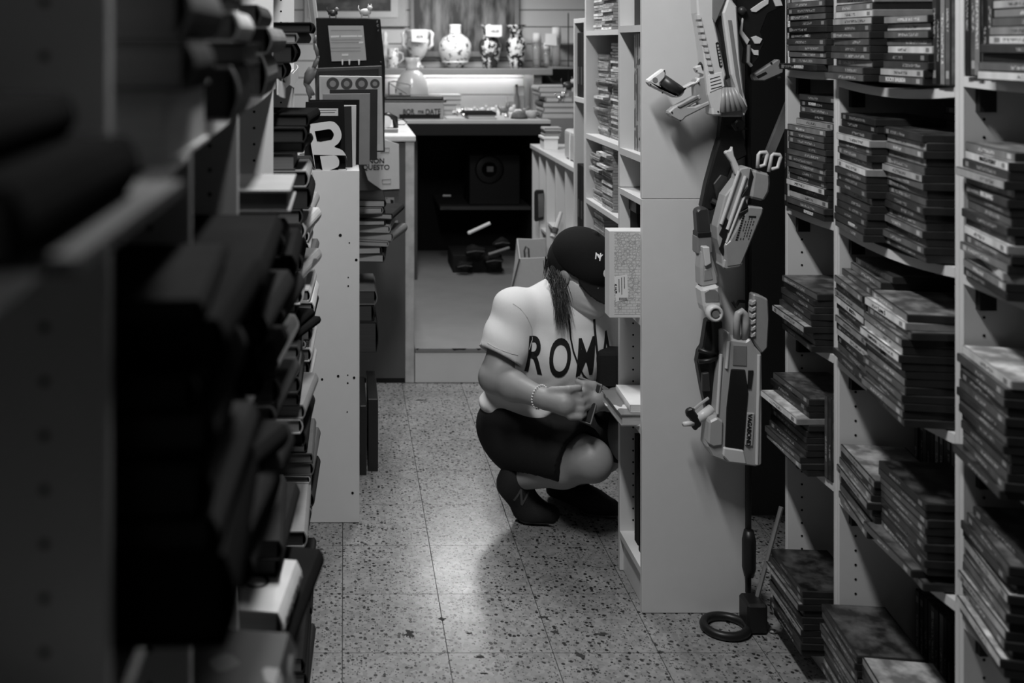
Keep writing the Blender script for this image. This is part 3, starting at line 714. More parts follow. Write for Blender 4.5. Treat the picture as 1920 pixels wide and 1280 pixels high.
for k in range(5):
    for zc, zt in ((.7205, .98), (1.2455, 1.5)):
        if k < 3:
            r_ = thing('binder', 'black binder, %s in the slim bookcase %s shelf' % (['first', 'second', 'third'][k], 'middle' if zc < 1 else 'upper'), 'binder', (.925, 3.79 + .049*k, zc), group='black binders in the slim bookcase')
            part('cover', MB().box(.93, 1.18, 3.789+.049*k, 3.789+.049*k+.047, zc, zt), BLACKM, r_, .002)
            part('spine_label', MB().box(.9292, .93, 3.80+.049*k, 3.825+.049*k, zc+.05, zc+.12), DARK, r_)
# ================================================================== THE PERSON
def nets(fn, lo, hi, h):
    """surface nets of a signed distance function sampled on a grid"""
    lo = np.array(lo, float); hi = np.array(hi, float)
    n = np.ceil((hi-lo)/h).astype(int)+1
    ax = [lo[i] + h*np.arange(n[i]) for i in range(3)]
    G = np.stack(np.meshgrid(*ax, indexing='ij'), -1).astype(np.float32)
    D = fn(G)
    ins = D < 0
    c = np.zeros(tuple(n-1), int)
    for i in (0, 1):
        for j in (0, 1):
            for k in (0, 1):
                c += ins[i:n[0]-1+i, j:n[1]-1+j, k:n[2]-1+k]
    act = (c > 0) & (c < 8)
    idx = -np.ones(act.shape, int); idx[act] = np.arange(act.sum())
    ijk = np.argwhere(act)
    acc = np.zeros((len(ijk), 3)); cnt = np.zeros(len(ijk))
    corners = [(i, j, k) for i in (0, 1) for j in (0, 1) for k in (0, 1)]
    for a in corners:
        for ax_ in range(3):
            if a[ax_] == 1: continue
            b = list(a); b[ax_] = 1
            da = D[ijk[:, 0]+a[0], ijk[:, 1]+a[1], ijk[:, 2]+a[2]]; db = D[ijk[:, 0]+b[0], ijk[:, 1]+b[1], ijk[:, 2]+b[2]]
            m = (da < 0) != (db < 0)
            t = np.where(m, da/np.where(m, da-db, 1), 0)
            p = np.array(a, float)[None, :] + t[:, None]*(np.array(b)-np.array(a))[None, :]
            acc[m] += p[m]; cnt[m] += 1
    V = lo + h*(ijk + acc/np.maximum(cnt, 1)[:, None])
    F = []
    for ax_ in range(3):
        o1, o2 = (ax_+1) % 3, (ax_+2) % 3
        sl = [slice(None)]*3; sl2 = [slice(None)]*3
        sl[ax_] = slice(0, n[ax_]-1); sl2[ax_] = slice(1, n[ax_])
        s0 = ins[tuple(sl)]; s1 = ins[tuple(sl2)]
        e = np.argwhere(s0 != s1)
        ok = (e[:, o1] > 0) & (e[:, o2] > 0) & (e[:, o1] < n[o1]-1) & (e[:, o2] < n[o2]-1)
        e = e[ok]
        flip = s0[e[:, 0], e[:, 1], e[:, 2]]
        q = []
        for d1, d2 in ((-1, -1), (0, -1), (0, 0), (-1, 0)):
            c_ = e.copy(); c_[:, o1] += d1; c_[:, o2] += d2
            q.append(idx[c_[:, 0], c_[:, 1], c_[:, 2]])
        q = np.stack(q, 1)
        q[~flip] = q[~flip][:, ::-1]
        F.append(q)
    F = np.concatenate(F); F = F[(F >= 0).all(1)]
    return V, F
def cone(G, a, b, ra, rb):
    a = np.array(a, np.float32); b = np.array(b, np.float32); ab = b-a
    t = np.clip(((G-a) @ ab)/(ab @ ab), 0, 1)
    return np.linalg.norm(G-a-t[..., None]*ab, axis=-1) - (ra+(rb-ra)*t)
def ell(G, c, r, Rm=None):
    q = G-np.array(c, np.float32)
    if Rm is not None: q = q @ np.array(Rm, np.float32)      # columns = local axes
    r = np.array(r, np.float32)
    k0 = np.linalg.norm(q/r, axis=-1); k1 = np.linalg.norm(q/(r*r), axis=-1)
    return k0*(k0-1)/np.maximum(k1, 1e-6)
def smin(a, b, k):
    h_ = np.clip(.5+.5*(b-a)/k, 0, 1)
    return b*(1-h_)+a*h_-k*h_*(1-h_)
def sun(ds, k):
    d = ds[0]
    for e in ds[1:]: d = smin(d, e, k)
    return d
def pl(G, p, nrm):
    nrm = np.array(nrm, np.float32); nrm = nrm/np.linalg.norm(nrm)
    return (G-np.array(p, np.float32)) @ nrm
def smooth_mesh(name, V, F, it=2, lam=.5):
    me = bpy.data.meshes.new(name); me.from_pydata(V.tolist(), [], F.tolist())
    bm = bmesh.new(); bm.from_mesh(me)
    for _ in range(it): bmesh.ops.smooth_vert(bm, verts=bm.verts[:], factor=lam, use_axis_x=True, use_axis_y=True, use_axis_z=True)
    bmesh.ops.recalc_face_normals(bm, faces=bm.faces[:])
    bm.to_mesh(me); bm.free()
    for p in me.polygons: p.use_smooth = True
    return me
def A(p): return np.array(p, float)

SKIN = plain('skin', .26, .5, .4, .06, 30)
CLOTH = plain('shirt_cotton', .66, .85, .15, .05, 300, .25)
CLOTHD = plain('black_cotton', .016, .9, .15, .25, 200, .25)
HAIRM = plain('hair_black', .012, .38, .5)
per = thing('person', 'person in cap, face mask, white T-shirt and dark shorts crouching on the floor', 'person', (.62, 3.02, 0))
PO = Vector(per.location)

# joints, placed in the room
pel = A((.588, 3.12, .255)); waist = A(P(1010, 745, 3.11)); chest = A(P(1052, 650, 3.06)); upch = A(P(1058, 590, 3.05))
neckb = A(P(1066, 560, 3.02)); head = A(P(1090, 508, 2.985))
rsh = A(P(968, 583, 3.02)); rel = A(P(927, 708, 2.955)); rwr = A(P(1022, 748, 2.80)); rha = A(P(1058, 757, 2.765))
lsh = A(P(1146, 602, 3.14)); lel = A(P(1190, 735, 3.05)); lwr = A(P(1142, 752, 2.86)); lha = A(P(1118, 748, 2.80))
rhip = A((.555, 3.06, .235)); rkn = A(P(1108, 862, 2.835)); ran = A(P(968, 897, 3.02))
lhip = A((.68, 3.16, .25)); lkn = A(P(1172, 812, 2.98)); lan = A(P(1062, 905, 3.16))
rball = A(P(992, 957, 3.02)); rtoe = A(P(1032, 962, 2.985))
lball = A(P(1112, 945, 3.07)); ltoe = A(P(1146, 952, 3.04))
fwd = np.array((.42, -.906, 0)); 
# head frame: looks right, down and towards the aisle
hf = A((.60, -.60, -.46)); hf /= np.linalg.norm(hf)
hr = np.cross(hf, (0, 0, 1)); hr /= np.linalg.norm(hr)       # her right
hu = np.cross(hr, hf)
HR = np.stack([hr, hf, hu], 1)                                # columns: right, forward, up
def H(x, y, z): return head + HR @ A((x, y, z))

def hand(G, w, pa, fingers, thumb):
    d = cone(G, w, pa, .027, .033)
    kn = []
    for f_ in fingers:
        e = cone(G, f_[0], f_[1], .0105, .0095); e = smin(e, cone(G, f_[1], f_[2], .0095, .0085), .003)
        d = smin(d, e, .006)
    t = smin(cone(G, thumb[0], thumb[1], .0125, .011), cone(G, thumb[1], thumb[2], .011, .009), .003)
    return smin(d, t, .007)
def fingers_of(pa, dirn, side, curl, ln=(.034, .026)):
    out = []
    dirn = dirn/np.linalg.norm(dirn); side = side/np.linalg.norm(side); curl = curl/np.linalg.norm(curl)
    for i, (o, s_) in enumerate(((-1.5, .92), (-.5, 1.06), (.5, 1.0), (1.5, .82))):
        a = pa + side*o*.0195 + dirn*.014
        b = a + (dirn*.85+curl*.5)/np.linalg.norm(dirn*.85+curl*.5)*ln[0]*s_
        c = b + (dirn*.25+curl*.95)/np.linalg.norm(dirn*.25+curl*.95)*ln[1]*s_
        out.append((a, b, c))
    return out
hd = (rha-rwr)/np.linalg.norm(rha-rwr)
rf = fingers_of(rha, hd + A((.35, -.1, -.1)), A((.0, -.35, -.93)), A((.5, .75, .1)))
rt = (rwr + hd*.02 + A((0, 0, .028)), rha + A((.012, -.004, .042)), rha + A((.042, .0, .046)))
ld = (lha-lwr)/np.linalg.norm(lha-lwr)
lf = fingers_of(lha, ld, A((.0, -.2, -.95)), A((-.3, .8, 0)))
lt = (lwr + ld*.02 + A((0, 0, .026)), lha + A((-.005, 0, .04)), lha + A((-.03, 0, .045)))

def body_sdf(G):
    D = [ell(G, pel, (.15, .125, .115)), cone(G, pel, waist, .115, .105), cone(G, waist, chest, .105, .115), cone(G, chest, upch, .12, .10)]
    d = sun(D, .06)
    d = smin(d, cone(G, rsh, lsh, .052, .052), .05)
    d = smin(d, cone(G, upch, neckb, .075, .052), .03)
    d = smin(d, cone(G, neckb, H(0, -.045, -.035), .047, .048), .02)
    # head: skull, face, jaw, nose, ears
    h_ = smin(ell(G, H(0, -.012, .03), (.073, .092, .082), HR), ell(G, H(0, .022, -.035), (.060, .068, .080), HR), .03)
    h_ = smin(h_, ell(G, H(0, .055, -.088), (.030, .026, .022), HR), .03)
    h_ = smin(h_, cone(G, H(0, .088, -.005), H(0, .108, -.038), .008, .013), .012)
    for s in (-1, 1):
        h_ = smin(h_, ell(G, H(s*.032, .084, .003), (.016, .010, .007), HR), .012)     # brow ridge and lids
        e_ = np.maximum(ell(G, H(s*.076, -.008, -.022), (.010, .021, .033), HR), -ell(G, H(s*.088, -.002, -.018), (.008, .010, .018), HR))
        h_ = smin(h_, e_, .006)
    d = smin(d, h_, .012)
    # arms
    for sh, el_, wr in ((rsh, rel, rwr), (lsh, lel, lwr)):
        a = cone(G, sh, el_, .052, .043)
        mid = el_*.62+wr*.38
        a = smin(a, smin(cone(G, el_, mid, .043, .042), cone(G, mid, wr, .042, .027), .02), .025)
        d = smin(d, a, .018)
    d = smin(d, hand(G, rwr, rha, rf, rt), .012)
    d = smin(d, hand(G, lwr, lha, lf, lt), .012)
    # legs
    for hp, kn, an in ((rhip, rkn, ran), (lhip, lkn, lan)):
        th = cone(G, hp, kn, .088, .062)
        cf = kn*.62+an*.38
        lg = smin(cone(G, kn, cf, .056, .053), cone(G, cf, an, .053, .033), .03)
        d = smin(d, smin(th, lg, .012), .02)
    for an, ba, to in ((ran, rball, rtoe), (lan, lball, ltoe)):
        d = smin(d, smin(cone(G, an, ba, .032, .026), cone(G, ba, to, .026, .020), .02), .015)
    return d
V_, F_ = nets(body_sdf, (.38, 2.66, .0), (.99, 3.36, .93), .0052)
body_me = smooth_mesh('body', V_ - A(PO), F_, 1, .4)
link('body', body_me, SKIN, per)

# ---- T-shirt
sl_end = A(P(936, 668, 3.0)); sl_dir = (rel-rsh)/np.linalg.norm(rel-rsh)
lsl_dir = (lel-lsh)/np.linalg.norm(lel-lsh)
def shirt_sdf(G):
    D = [cone(G, pel + A((-.015, .02, .05)), waist, .140, .133), cone(G, waist, chest, .133, .142), cone(G, chest, upch, .142, .12)]
    d = sun(D, .05)
    d = smin(d, cone(G, rsh, lsh, .068, .066), .045)
    d = smin(d, cone(G, upch, neckb, .088, .062), .03)
    # folds
    q = G
    d = d + .0045*np.sin(26*q[..., 0] + 40*q[..., 2] + 6*np.sin(9*q[..., 2]))*np.clip((.62-q[..., 2])*4, 0, 1)
    d = d + .0060*np.sin(85*q[..., 2] - 48*q[..., 0] + 5*np.sin(14*q[..., 0]))*np.clip((.47-q[..., 2])*9, 0, 1)
    d = d + .0045*np.sin(46*q[..., 0] + 62*q[..., 2] - 30*q[..., 1])*np.clip(1 - np.abs(q[..., 2]-.56)*9, 0, 1)*np.clip((.66-q[..., 0])*9, 0, 1)
    s1 = cone(G, rsh, rsh + sl_dir*.17, .070, .076) + .003*np.sin(60*q[..., 2] + 30*q[..., 0])
    s2 = cone(G, lsh, lsh + lsl_dir*.17, .068, .074)
    s1 = np.maximum(s1, pl(G, rsh + sl_dir*.145, sl_dir + A((-.12, 0, .0)))); s2 = np.maximum(s2, pl(G, lsh + lsl_dir*.145, lsl_dir))
    s1 = np.maximum(s1, -cone(G, rsh + sl_dir*.125, rsh + sl_dir*.25, .058, .060))
    d = smin(d, s1, .022); d = smin(d, s2, .022)
    d = np.maximum(d, -(pl(G, A(P(912, 806, 3.1)), (-.30, .1, 1))))                          # hem
    neck = cone(G, neckb + (upch-neckb)*.15, H(.0, .0, -.03), .060, .072)
    d = np.maximum(d, -neck)
    return d
V_, F_ = nets(shirt_sdf, (.38, 2.80, .16), (1.02, 3.36, .80), .0052)
shirt_me = smooth_mesh('t_shirt', V_ - A(PO), F_, 1, .4)
shirt = link('t_shirt', shirt_me, CLOTH, per)
bvh = BVHTree.FromPolygons([v.co for v in shirt_me.vertices], [tuple(p.vertices) for p in shirt_me.polygons])
def wrap(name, me, m, parent, bv, origin, u, v, lift=.0012, shear=0.0, arch=0.0, dirn=None):
    """lay flat lettering on a curved surface"""
    u = Vector(u).normalized(); v = Vector(v).normalized(); n = u.cross(v).normalized()
    dn = Vector(dirn).normalized() if dirn else -n
    for vt in me.vertices:
        x, y, z = vt.co; x += shear*y; y += arch*x*x
        q = Vector(origin) + u*x + v*y - dn*.25
        hit, nn, _, _ = bv.ray_cast(q, dn, .6)
        if hit is not None: vt.co = hit - dn*(lift + (.0006 if z > 0 else 0))
        else: vt.co = Vector(origin) + u*x + v*y
    me.materials.clear()
    return link(name, me, m, parent)
tm = text_mesh('ROMA', .158, .0004, .0024, .52, cut=.02, space=1.32)
wrap('chest_lettering', tm, INK, shirt, bvh, Vector(P(1073, 672, 2.93)) - PO, (.97, .20, .02), (0, .12, 1), shear=.10, arch=.25, dirn=(0, 1, -.05))
# ---- shorts
def shorts_sdf(G):
    d = sun([ell(G, pel + A((-.005, 0, -.01)), (.162, .145, .128)), cone(G, rhip, rkn, .108, .088), cone(G, lhip, lkn, .105, .088)], .035)
    d = d + .003*np.sin(55*G[..., 0] + 30*G[..., 1])
    d = np.maximum(d, pl(G, rkn + (rhip-rkn)*.20, (rkn-rhip) + A((0, 0, .06))))  if 0 else d
    dr = (rkn-rhip)/np.linalg.norm(rkn-rhip); dl = (lkn-lhip)/np.linalg.norm(lkn-lhip)
    near_r = cone(G, rkn + dr*.0, rkn + dr*.3, .17, .17)
    cut_r = np.maximum(pl(G, rkn - dr*.042, dr + A((-.10, .0, -.42))), 0*d-1)
    w = cone(G, rhip, rkn + dr*.1, .13, .13) < cone(G, lhip, lkn + dl*.1, .13, .13)
    d = np.where(w, np.maximum(d, pl(G, rkn - dr*.045, dr + A((-.05, .0, -.30)))), np.maximum(d, pl(G, lkn - dl*.02, dl)))
    d = np.maximum(d, pl(G, pel + A((0, 0, .12)), (.1, 0, 1)))
    d = np.maximum(d, -cone(G, rkn - dr*.055, rkn + dr*.1, .070, .074))
    # keep clear of the calf below
    cf = rkn*.62+ran*.38
    d = np.maximum(d, -cone(G, cf, ran, .056, .040))
    return d
V_, F_ = nets(shorts_sdf, (.38, 2.74, .06), (1.0, 3.36, .40), .0052)
link('shorts', smooth_mesh('shorts', V_ - A(PO), F_, 1, .5), CLOTHD, per)
# ---- cap
HRm = HR
def cap_sdf(G):
    dome = ell(G, H(0, -.012, .038), (.086, .104, .092), HR)
    dome = np.maximum(dome, -pl(G, H(0, 0, .010), HR @ A((0, -.02, 1))))
    inner = ell(G, H(0, -.012, .036), (.079, .097, .085), HR)
    dome = np.maximum(dome, -inner)
    loc = (G - head.astype(np.float32)) @ HR.astype(np.float32)
    x, y, z = loc[..., 0], loc[..., 1], loc[..., 2]
    rim = (x/.076)**2 + ((y-.060)/.096)**2
    zz = .014 - 3.2*x*x - .25*(y-.07)
    bill = np.maximum(np.maximum((np.sqrt(rim)-1)*.076, np.abs(z-zz)-.0035), .055-y-.02)
    btn = ell(G, H(0, -.012, .131), (.009, .009, .005), HR)
    return sun([dome, bill, btn], .004)
c_ = head
V_, F_ = nets(cap_sdf, tuple(c_ - .21), tuple(c_ + .21), .0040)
cap_me = smooth_mesh('cap', V_ - A(PO), F_, 1, .4)
cap = link('cap', cap_me, plain('cap_black', .010, .9, .12, .3, 260, .2), per)
bvc = BVHTree.FromPolygons([v.co for v in cap_me.vertices], [tuple(p.vertices) for p in cap_me.polygons])
CW = plain('cap_white', .75, .6, .3)
lo_ = Vector(P(1121, 480, 2.92)) - PO
dn_ = Vector((.22, .95, -.18))
uu = Vector((.95, -.2, -.08)); vv = Vector((.10, .0, .99))
wrap('cap_logo', text_mesh('N', .026, .0004, .0006, .9, cut=.006), CW, cap, bvc, lo_, uu, vv, lift=.001, dirn=dn_)
wrap('cap_logo', text_mesh('Y', .026, .0004, .0006, .9, cut=.006), CW, cap, bvc, lo_ + uu*.006 - vv*.004, uu, vv, lift=.0012, dirn=dn_)
# round sticker on the bill
st = MB(); st.lathe([(.0155, 0), (.0155, .0008)], n=20); ms = st.mesh('bill_sticker')
_o = Vector((0, 0, CAM_Z)) - PO; _d = (Vector(P(1139, 511, 3)) - PO - _o).normalized()
_h, _n, _, _ = bvc.ray_cast(_o, _d)
sc_ = (_h + _n*.0006) if _h is not None else Vector(H(-.032, .118, .0075)) - PO; nz = _n if _n is not None else Vector((0, -1, 0))
qt = nz.to_track_quat('Z', 'Y')
link('bill_sticker', ms, CW, cap, sc_, qt.to_euler())
st = MB()
for a, b in (((-.007, -.006), (0, .008)), ((0, .008), (.007, -.006)), ((.007, -.006), (-.007, -.006))):
    st.tube([(a[0], a[1], .0012), (b[0], b[1], .0012)], .0016, 5)
link('sticker_mark', st.mesh('sticker_mark'), INK, cap, sc_, qt.to_euler())
# ---- face mask with ear loops
def mask_sdf(G):
    f_ = smin(ell(G, H(0, .022, -.040), (.071, .081, .090), HR), ell(G, H(0, .062, -.056), (.042, .062, .056), HR), .03)
    inn = f_ + .012
    loc = (G - head.astype(np.float32)) @ HR.astype(np.float32)
    x, y, z = loc[..., 0], loc[..., 1], loc[..., 2]
    f_ = f_ + .0005*np.sin(z*260)*np.clip((y-.05)*30, 0, 1)
    d = np.maximum(f_, -(inn))
    d = np.maximum(d, z - (-.008)); d = np.maximum(d, -.128 - z); d = np.maximum(d, .008 - y)
    return d
V_, F_ = nets(mask_sdf, tuple(c_ - .17), tuple(c_ + .17), .0030)
link('face_mask', smooth_mesh('face_mask', V_ - A(PO), F_, 2, .5), plain('mask_cloth', .50, .85, .2, .05, 200, .15), per)
lp = MB()
for s in (-1, 1):
    for z0 in (-.014, -.095):
        a, b = H(s*.062, .012, z0), H(s*.080, -.022, -.020 if z0 > -.05 else -.048)
        lp.tube([Vector(a)-PO, Vector((a+b)/2 + HR @ A((s*.006, 0, 0)))-PO, Vector(b)-PO], .0016, 6)
part('ear_loop', lp, PAPER, per, world=False)
for s in (-1, 1):
    ey = MB().ball((0, 0, 0), (.010, .006, .004), 10, 6)
    link('eye', ey.mesh('eye', smooth=True), BLACK, per, Vector(H(s*.030, .0895, -.001)) - PO, Matrix(HR.tolist()).to_euler())
# ---- hair: a fitted back of head and loose locks
def hair_sdf(G):
    d = ell(G, H(0, -.022, .012), (.081, .096, .085), HR)
    loc = (G - head.astype(np.float32)) @ HR.astype(np.float32)
    x, y, z = loc[..., 0], loc[..., 1], loc[..., 2]
    d = np.maximum(d, y - .018)
    d = np.maximum(d, -ell(G, H(.076, .004, -.020), (.030, .030, .036), HR)); d = np.maximum(d, -ell(G, H(-.076, .004, -.020), (.030, .030, .036), HR))
    return d
V_, F_ = nets(hair_sdf, tuple(c_ - .15), tuple(c_ + .15), .0045)
hair = link('hair', smooth_mesh('hair', V_ - A(PO), F_, 1, .4), HAIRM, per)
hl = MB(); rh = random.Random(3)
for k in range(420):
    if k < 330:    # lock falling in front of the near ear
        st0 = Vector(H(rh.uniform(.050, .085), rh.uniform(-.060, -.02), rh.uniform(-.055, .0)))
        end = Vector(P(rh.gauss(1055, 9), rh.uniform(560, 620), 2.885 + rh.uniform(-.02, .03)))
        mid = (st0+end)/2 + Vector((rh.uniform(-.010, .008), -.018 + rh.uniform(-.012, .01), .012))
    elif k < 350:  # flyaway strands at the nape
        st0 = Vector(H(rh.uniform(.03, .07), -.095, rh.uniform(-.03, .0)))
        end = Vector(P(rh.uniform(1016, 1030), rh.uniform(503, 524), 2.99))
        mid = (st0+end)/2 + Vector((0, 0, -.012))
    else:          # far side
        st0 = Vector(H(rh.uniform(-.085, -.06), rh.uniform(-.05, -.01), rh.uniform(-.05, .0)))
        end = Vector(P(rh.gauss(1118, 5), rh.uniform(570, 600), 2.99))
        mid = (st0+end)/2 + Vector((0, .0, .01))
    path = []
    for i in range(7):
        t = i/6; path.append(((1-t)**2*st0 + 2*t*(1-t)*mid + t*t*end) - PO)
    r0 = rh.uniform(.0007, .0015)
    hl.tube(path, [r0*(1-.85*(i/6)**1.5) for i in range(7)], 4, False)
link('hair_locks', hl.mesh('hair_locks', smooth=True), HAIRM, hair)
# ---- shoes
SHOE = plain('shoe_black', .014, .75, .25, .3, 120, .3); SOLE = plain('shoe_sole', .10, .7, .3)
def shoe(an, ba, to, lab_, tongue):
    an, ba, to = A(an), A(ba), A(to)
    back = an - ba; back[2] = 0
    hl_ = an + A((0, 0, -.012)) 
    dirn = (to-ba)/np.linalg.norm(to-ba); up = A((0, 0, 1))
    heel = an + (an-ba)*.10 + A((-.012, 0, -.028))
    def f(G):
        d = sun([cone(G, an + A((.004, 0, .018)), heel, .040, .037), cone(G, heel, ba, .037, .038), cone(G, an, ba, .040, .036), cone(G, ba, to, .037, .028)], .03)
        d = np.maximum(d, pl(G, an + A((0, 0, .045)), an-ba + A((0, 0, .2))))
        d = np.maximum(d, -(G[..., 2] - .012))
        return d
    pts = np.stack([an, ba, to, heel]); lo, hi = pts.min(0)-.07, pts.max(0)+.07
    lo[2] = max(lo[2], -.004)
    V, Fc = nets(f, lo, hi, .0045)
    r_ = link('shoe', smooth_mesh('shoe', V - A(PO), Fc, 1, .4), SHOE, per); r_['label'] = lab_
    # sole: along the underside from heel to toe
    nrm = np.cross(ba-heel, np.cross(up, ba-heel)); nrm /= np.linalg.norm(nrm)
    def g(G):
        s1 = np.maximum(cone(G, heel, ba, .041, .041), np.abs(pl(G, heel - nrm*.030, nrm))-.008)
        s2 = np.maximum(cone(G, ba, to, .040, .030), np.abs(G[..., 2]-.008)-.0075)
        d = smin(s1, s2, .01)
        return np.maximum(d, -(G[..., 2]-.0005))
    V, Fc = nets(g, lo, hi, .0042)
    link('sole', smooth_mesh('sole', V - A(PO), Fc, 1, .4), SOLE, r_)
    # laces and side mark
    lc = MB()
    sd = np.cross(dirn, up); sd /= np.linalg.norm(sd)
    for k in range(4):
        c = an*(1-(.35+.14*k)) + ba*(.35+.14*k); tp = (an-ba); n2 = np.cross(np.cross(ba-an, up), ba-an); n2 /= np.linalg.norm(n2)
        top = c + n2*(.037)
        lc.tube([Vector(top + sd*.020 - n2*.006) - PO, Vector(top + n2*.002) - PO, Vector(top - sd*.020 - n2*.006) - PO], .0022, 5)
    link('laces', lc.mesh('laces'), plain('lace', .06, .7), r_)
    return r_, nrm
s1, n1 = shoe(ran, rball, rtoe, 'black running shoe with the heel lifted', True)
s2, n2 = shoe(lan, lball, ltoe, 'black running shoe farther back', False)
sme = s1.data; bvs = BVHTree.FromPolygons([v.co for v in sme.vertices], [tuple(p.vertices) for p in sme.polygons])
wrap('shoe_mark', text_mesh('N', .060, .0005, .001, .8, cut=.01), plain('shoe_mark_grey', .06, .6), s1, bvs, Vector(P(976, 931, 2.98)) - PO, (.85, 0, -.5), (.5, 0, .85), lift=.0012, dirn=(0, 1, 0))
# ---- bracelet, cord, phone
wd = Vector(rwr - rel).normalized(); br = MB(); wa = wd.cross(Vector((0, 0, 1))).normalized(); wb_ = wa.cross(wd)
wc = Vector(rwr*.9 + rel*.1) - PO
for k in range(26):
    a = 2*math.pi*k/26; br.ball(wc + (wa*math.cos(a) + wb_*math.sin(a))*.0335, .0028, 6, 4)
part('bracelet', br, PAPER, per, world=False)
cd_ = MB()
def on_shirt(px, py, lift=.004):
    q = Vector(P(px, py, 2.6)) - PO; d_ = (Vector(P(px, py, 3.2)) - Vector(P(px, py, 2.6))).normalized()
    hit = bvh.ray_cast(q, d_, .8)[0]
    return (hit - d_*lift) if hit is not None else Vector(P(px, py, 2.93)) - PO
cd_.tube([on_shirt(1066+x_*(1), 588+y_, .004) for x_, y_ in ((0, 0), (2, 20), (4, 45), (9, 70), (18, 95), (28, 115), (40, 128))], .0026, 6)
part('neck_cord', cd_, CLOTHD, per, world=False)
cd_ = MB()
cd_.tube([on_shirt(x_, y_, .006) for x_, y_ in ((1114, 590), (1115, 615), (1118, 645), (1121, 670), (1122, 690))], .0034, 6)
part('bag_strap', cd_, CLOTHD, per, world=False)

for nm_, pts_ in (('shoulder_seam', ((962, 569), (975, 578), (988, 594), (997, 614), (998, 636), (992, 655))), ('sleeve_hem', ((915, 643), (928, 651), (945, 658), (960, 663), (971, 665))), ('collar_rib', ((1030, 535), (1042, 556), (1056, 572), (1074, 582), (1092, 584)))):
    sm_ = MB().tube([on_shirt(x_, y_, .0006) for x_, y_ in pts_], .0018, 5)
    part(nm_, sm_, CLOTHD if nm_ == 'collar_rib' else plain('seam_thread', .5, .9, .1), shirt, world=False) if nm_ != 'collar_rib' else None
ph = thing('phone', 'phone in a clear case held in the crouching person\'s hands', 'phone', tuple(P(1096, 750, 2.79)))
q = Euler((R(-28), R(8), R(-34))).to_matrix()
def loc_part(name, mb, m, root, bev=0, smooth=False):
    for i, v in enumerate(mb.v): mb.v[i] = tuple(q @ Vector(v))
    return part(name, mb, m, root, bev, 2, smooth, world=False)
loc_part('phone_body', MB().box(-.034, .034, -.0045, .0045, -.055, .055), BLACK, ph, .003)
loc_part('clear_case', MB().box(-.0365, .0365, -.0035, .0060, -.0575, .0575), plain('clear_plastic', .2, .12, .6), ph, .003)
loc_part('screen', MB().box(-.031, .031, -.0052, -.0045, -.050, .050), plain('screen_dark', .03, .08, .6), ph)
bg = thing('shoulder_bag', 'black shoulder bag at the crouching person\'s side against the shelves', 'bag', tuple(P(1150, 760, 3.02)))
def bag_sdf(G):
    c = A(P(1152, 712, 3.045)); loc = G - c.astype(np.float32)
    qd = np.abs(loc) - np.array((.055, .035, .10), np.float32)
    d = np.linalg.norm(np.maximum(qd, 0), axis=-1) + np.minimum(qd.max(-1), 0) - .015
    return d + .004*np.sin(40*G[..., 2] + 20*G[..., 0])
bc_ = A(P(1150, 716, 2.955))
def bag2(G):
    loc = G - bc_.astype(np.float32)
    qd = np.abs(loc) - np.array((.040, .022, .085), np.float32)
    d = np.linalg.norm(np.maximum(qd, 0), axis=-1) + np.minimum(qd.max(-1), 0) - .016
    return d + .003*np.sin(40*G[..., 2] + 20*G[..., 0])
V_, F_ = nets(bag2, tuple(bc_ - .13), tuple(bc_ + .13), .006)
link('bag_body', smooth_mesh('bag_body', V_ - A(bg.location), F_, 1), CLOTHD, bg)
fl = MB().box(bc_[0]-.052, bc_[0]+.052, bc_[1]-.043, bc_[1]-.038, bc_[2]+.0, bc_[2]+.095)
part('bag_flap', fl, CLOTHD, bg, .003)
# ================================================================== TOY BLASTERS HANGING FROM A STAND
GW = plain('toy_white', .58, .38, .5, .05, 40); GLt = plain('toy_pale', .36, .4, .5, .06, 40); GM = plain('toy_grey', .18, .45, .5, .08, 40)
GD = plain('toy_dark', .03, .4, .5); GB = plain('toy_black', .010, .4, .4); GS = plain('toy_silver', .28, .35, .5, .1, 60)
TRANSP = plain('toy_sticker', .7, .5, .3)
def cA(pts): return [(1200+x/4.268, y/4.268) for x, y in pts]
def cB(pts): return [(1260+x/3.368, 260+y/3.368) for x, y in pts]
def cC(pts): return [(1260+x/3.555, 540+y/3.555) for x, y in pts]
def gp(name, pts, Y, th, m, root, bev=.0015): return part(name, MB().px(pts, Y, th), m, root, bev)
def T_(a, Y): return P(a[0], a[1], Y)

# the stand: ring foot, pole, hooks
sd = thing('display_stand', 'black pole stand with a ring-shaped foot holding the toy blasters', 'stand', (1.02, 2.47, 0))
ring = MB(); pr = []
cx, cy = .948, 2.452
for k in range(36):
    a = 2*math.pi*k/36; pr.append((cx+.052*math.cos(a), cy+.044*math.sin(a), .011))
ring.tube(pr + [pr[0]], .0105, 8, False)
part('ring_foot', ring, GB, sd, smooth=True)
part('foot_block', MB().prism([(.995, 2.43, .0005), (1.045, 2.43, .0005), (1.045, 2.49, .0005), (.995, 2.49, .0005)], (0, 0, .075)), GB, sd, .006)
part('pole', MB().tube([(1.030, 2.514, .06), (1.030, 2.514, 2.0)], .0075, 10), GB, sd)
part('pole_grip', MB().lathe([(.012, .11), (.017, .13), (.017, .20), (.012, .225)], (1.026, 2.500, 0), 12), GB, sd, smooth=True)
for z in (1.62, 1.24, .98, .80):
    part('hook', MB().tube([(1.03, 2.514, z), (1.0, 2.50, z+.005), (.975, 2.455, z+.004), (.965, 2.452, z+.018)], .004, 6), GB, sd)
part('brace_bar', MB().tube([P(1419, 1122, 2.47), P(1465, 950, 2.49)], .0055, 6), GM, sd)

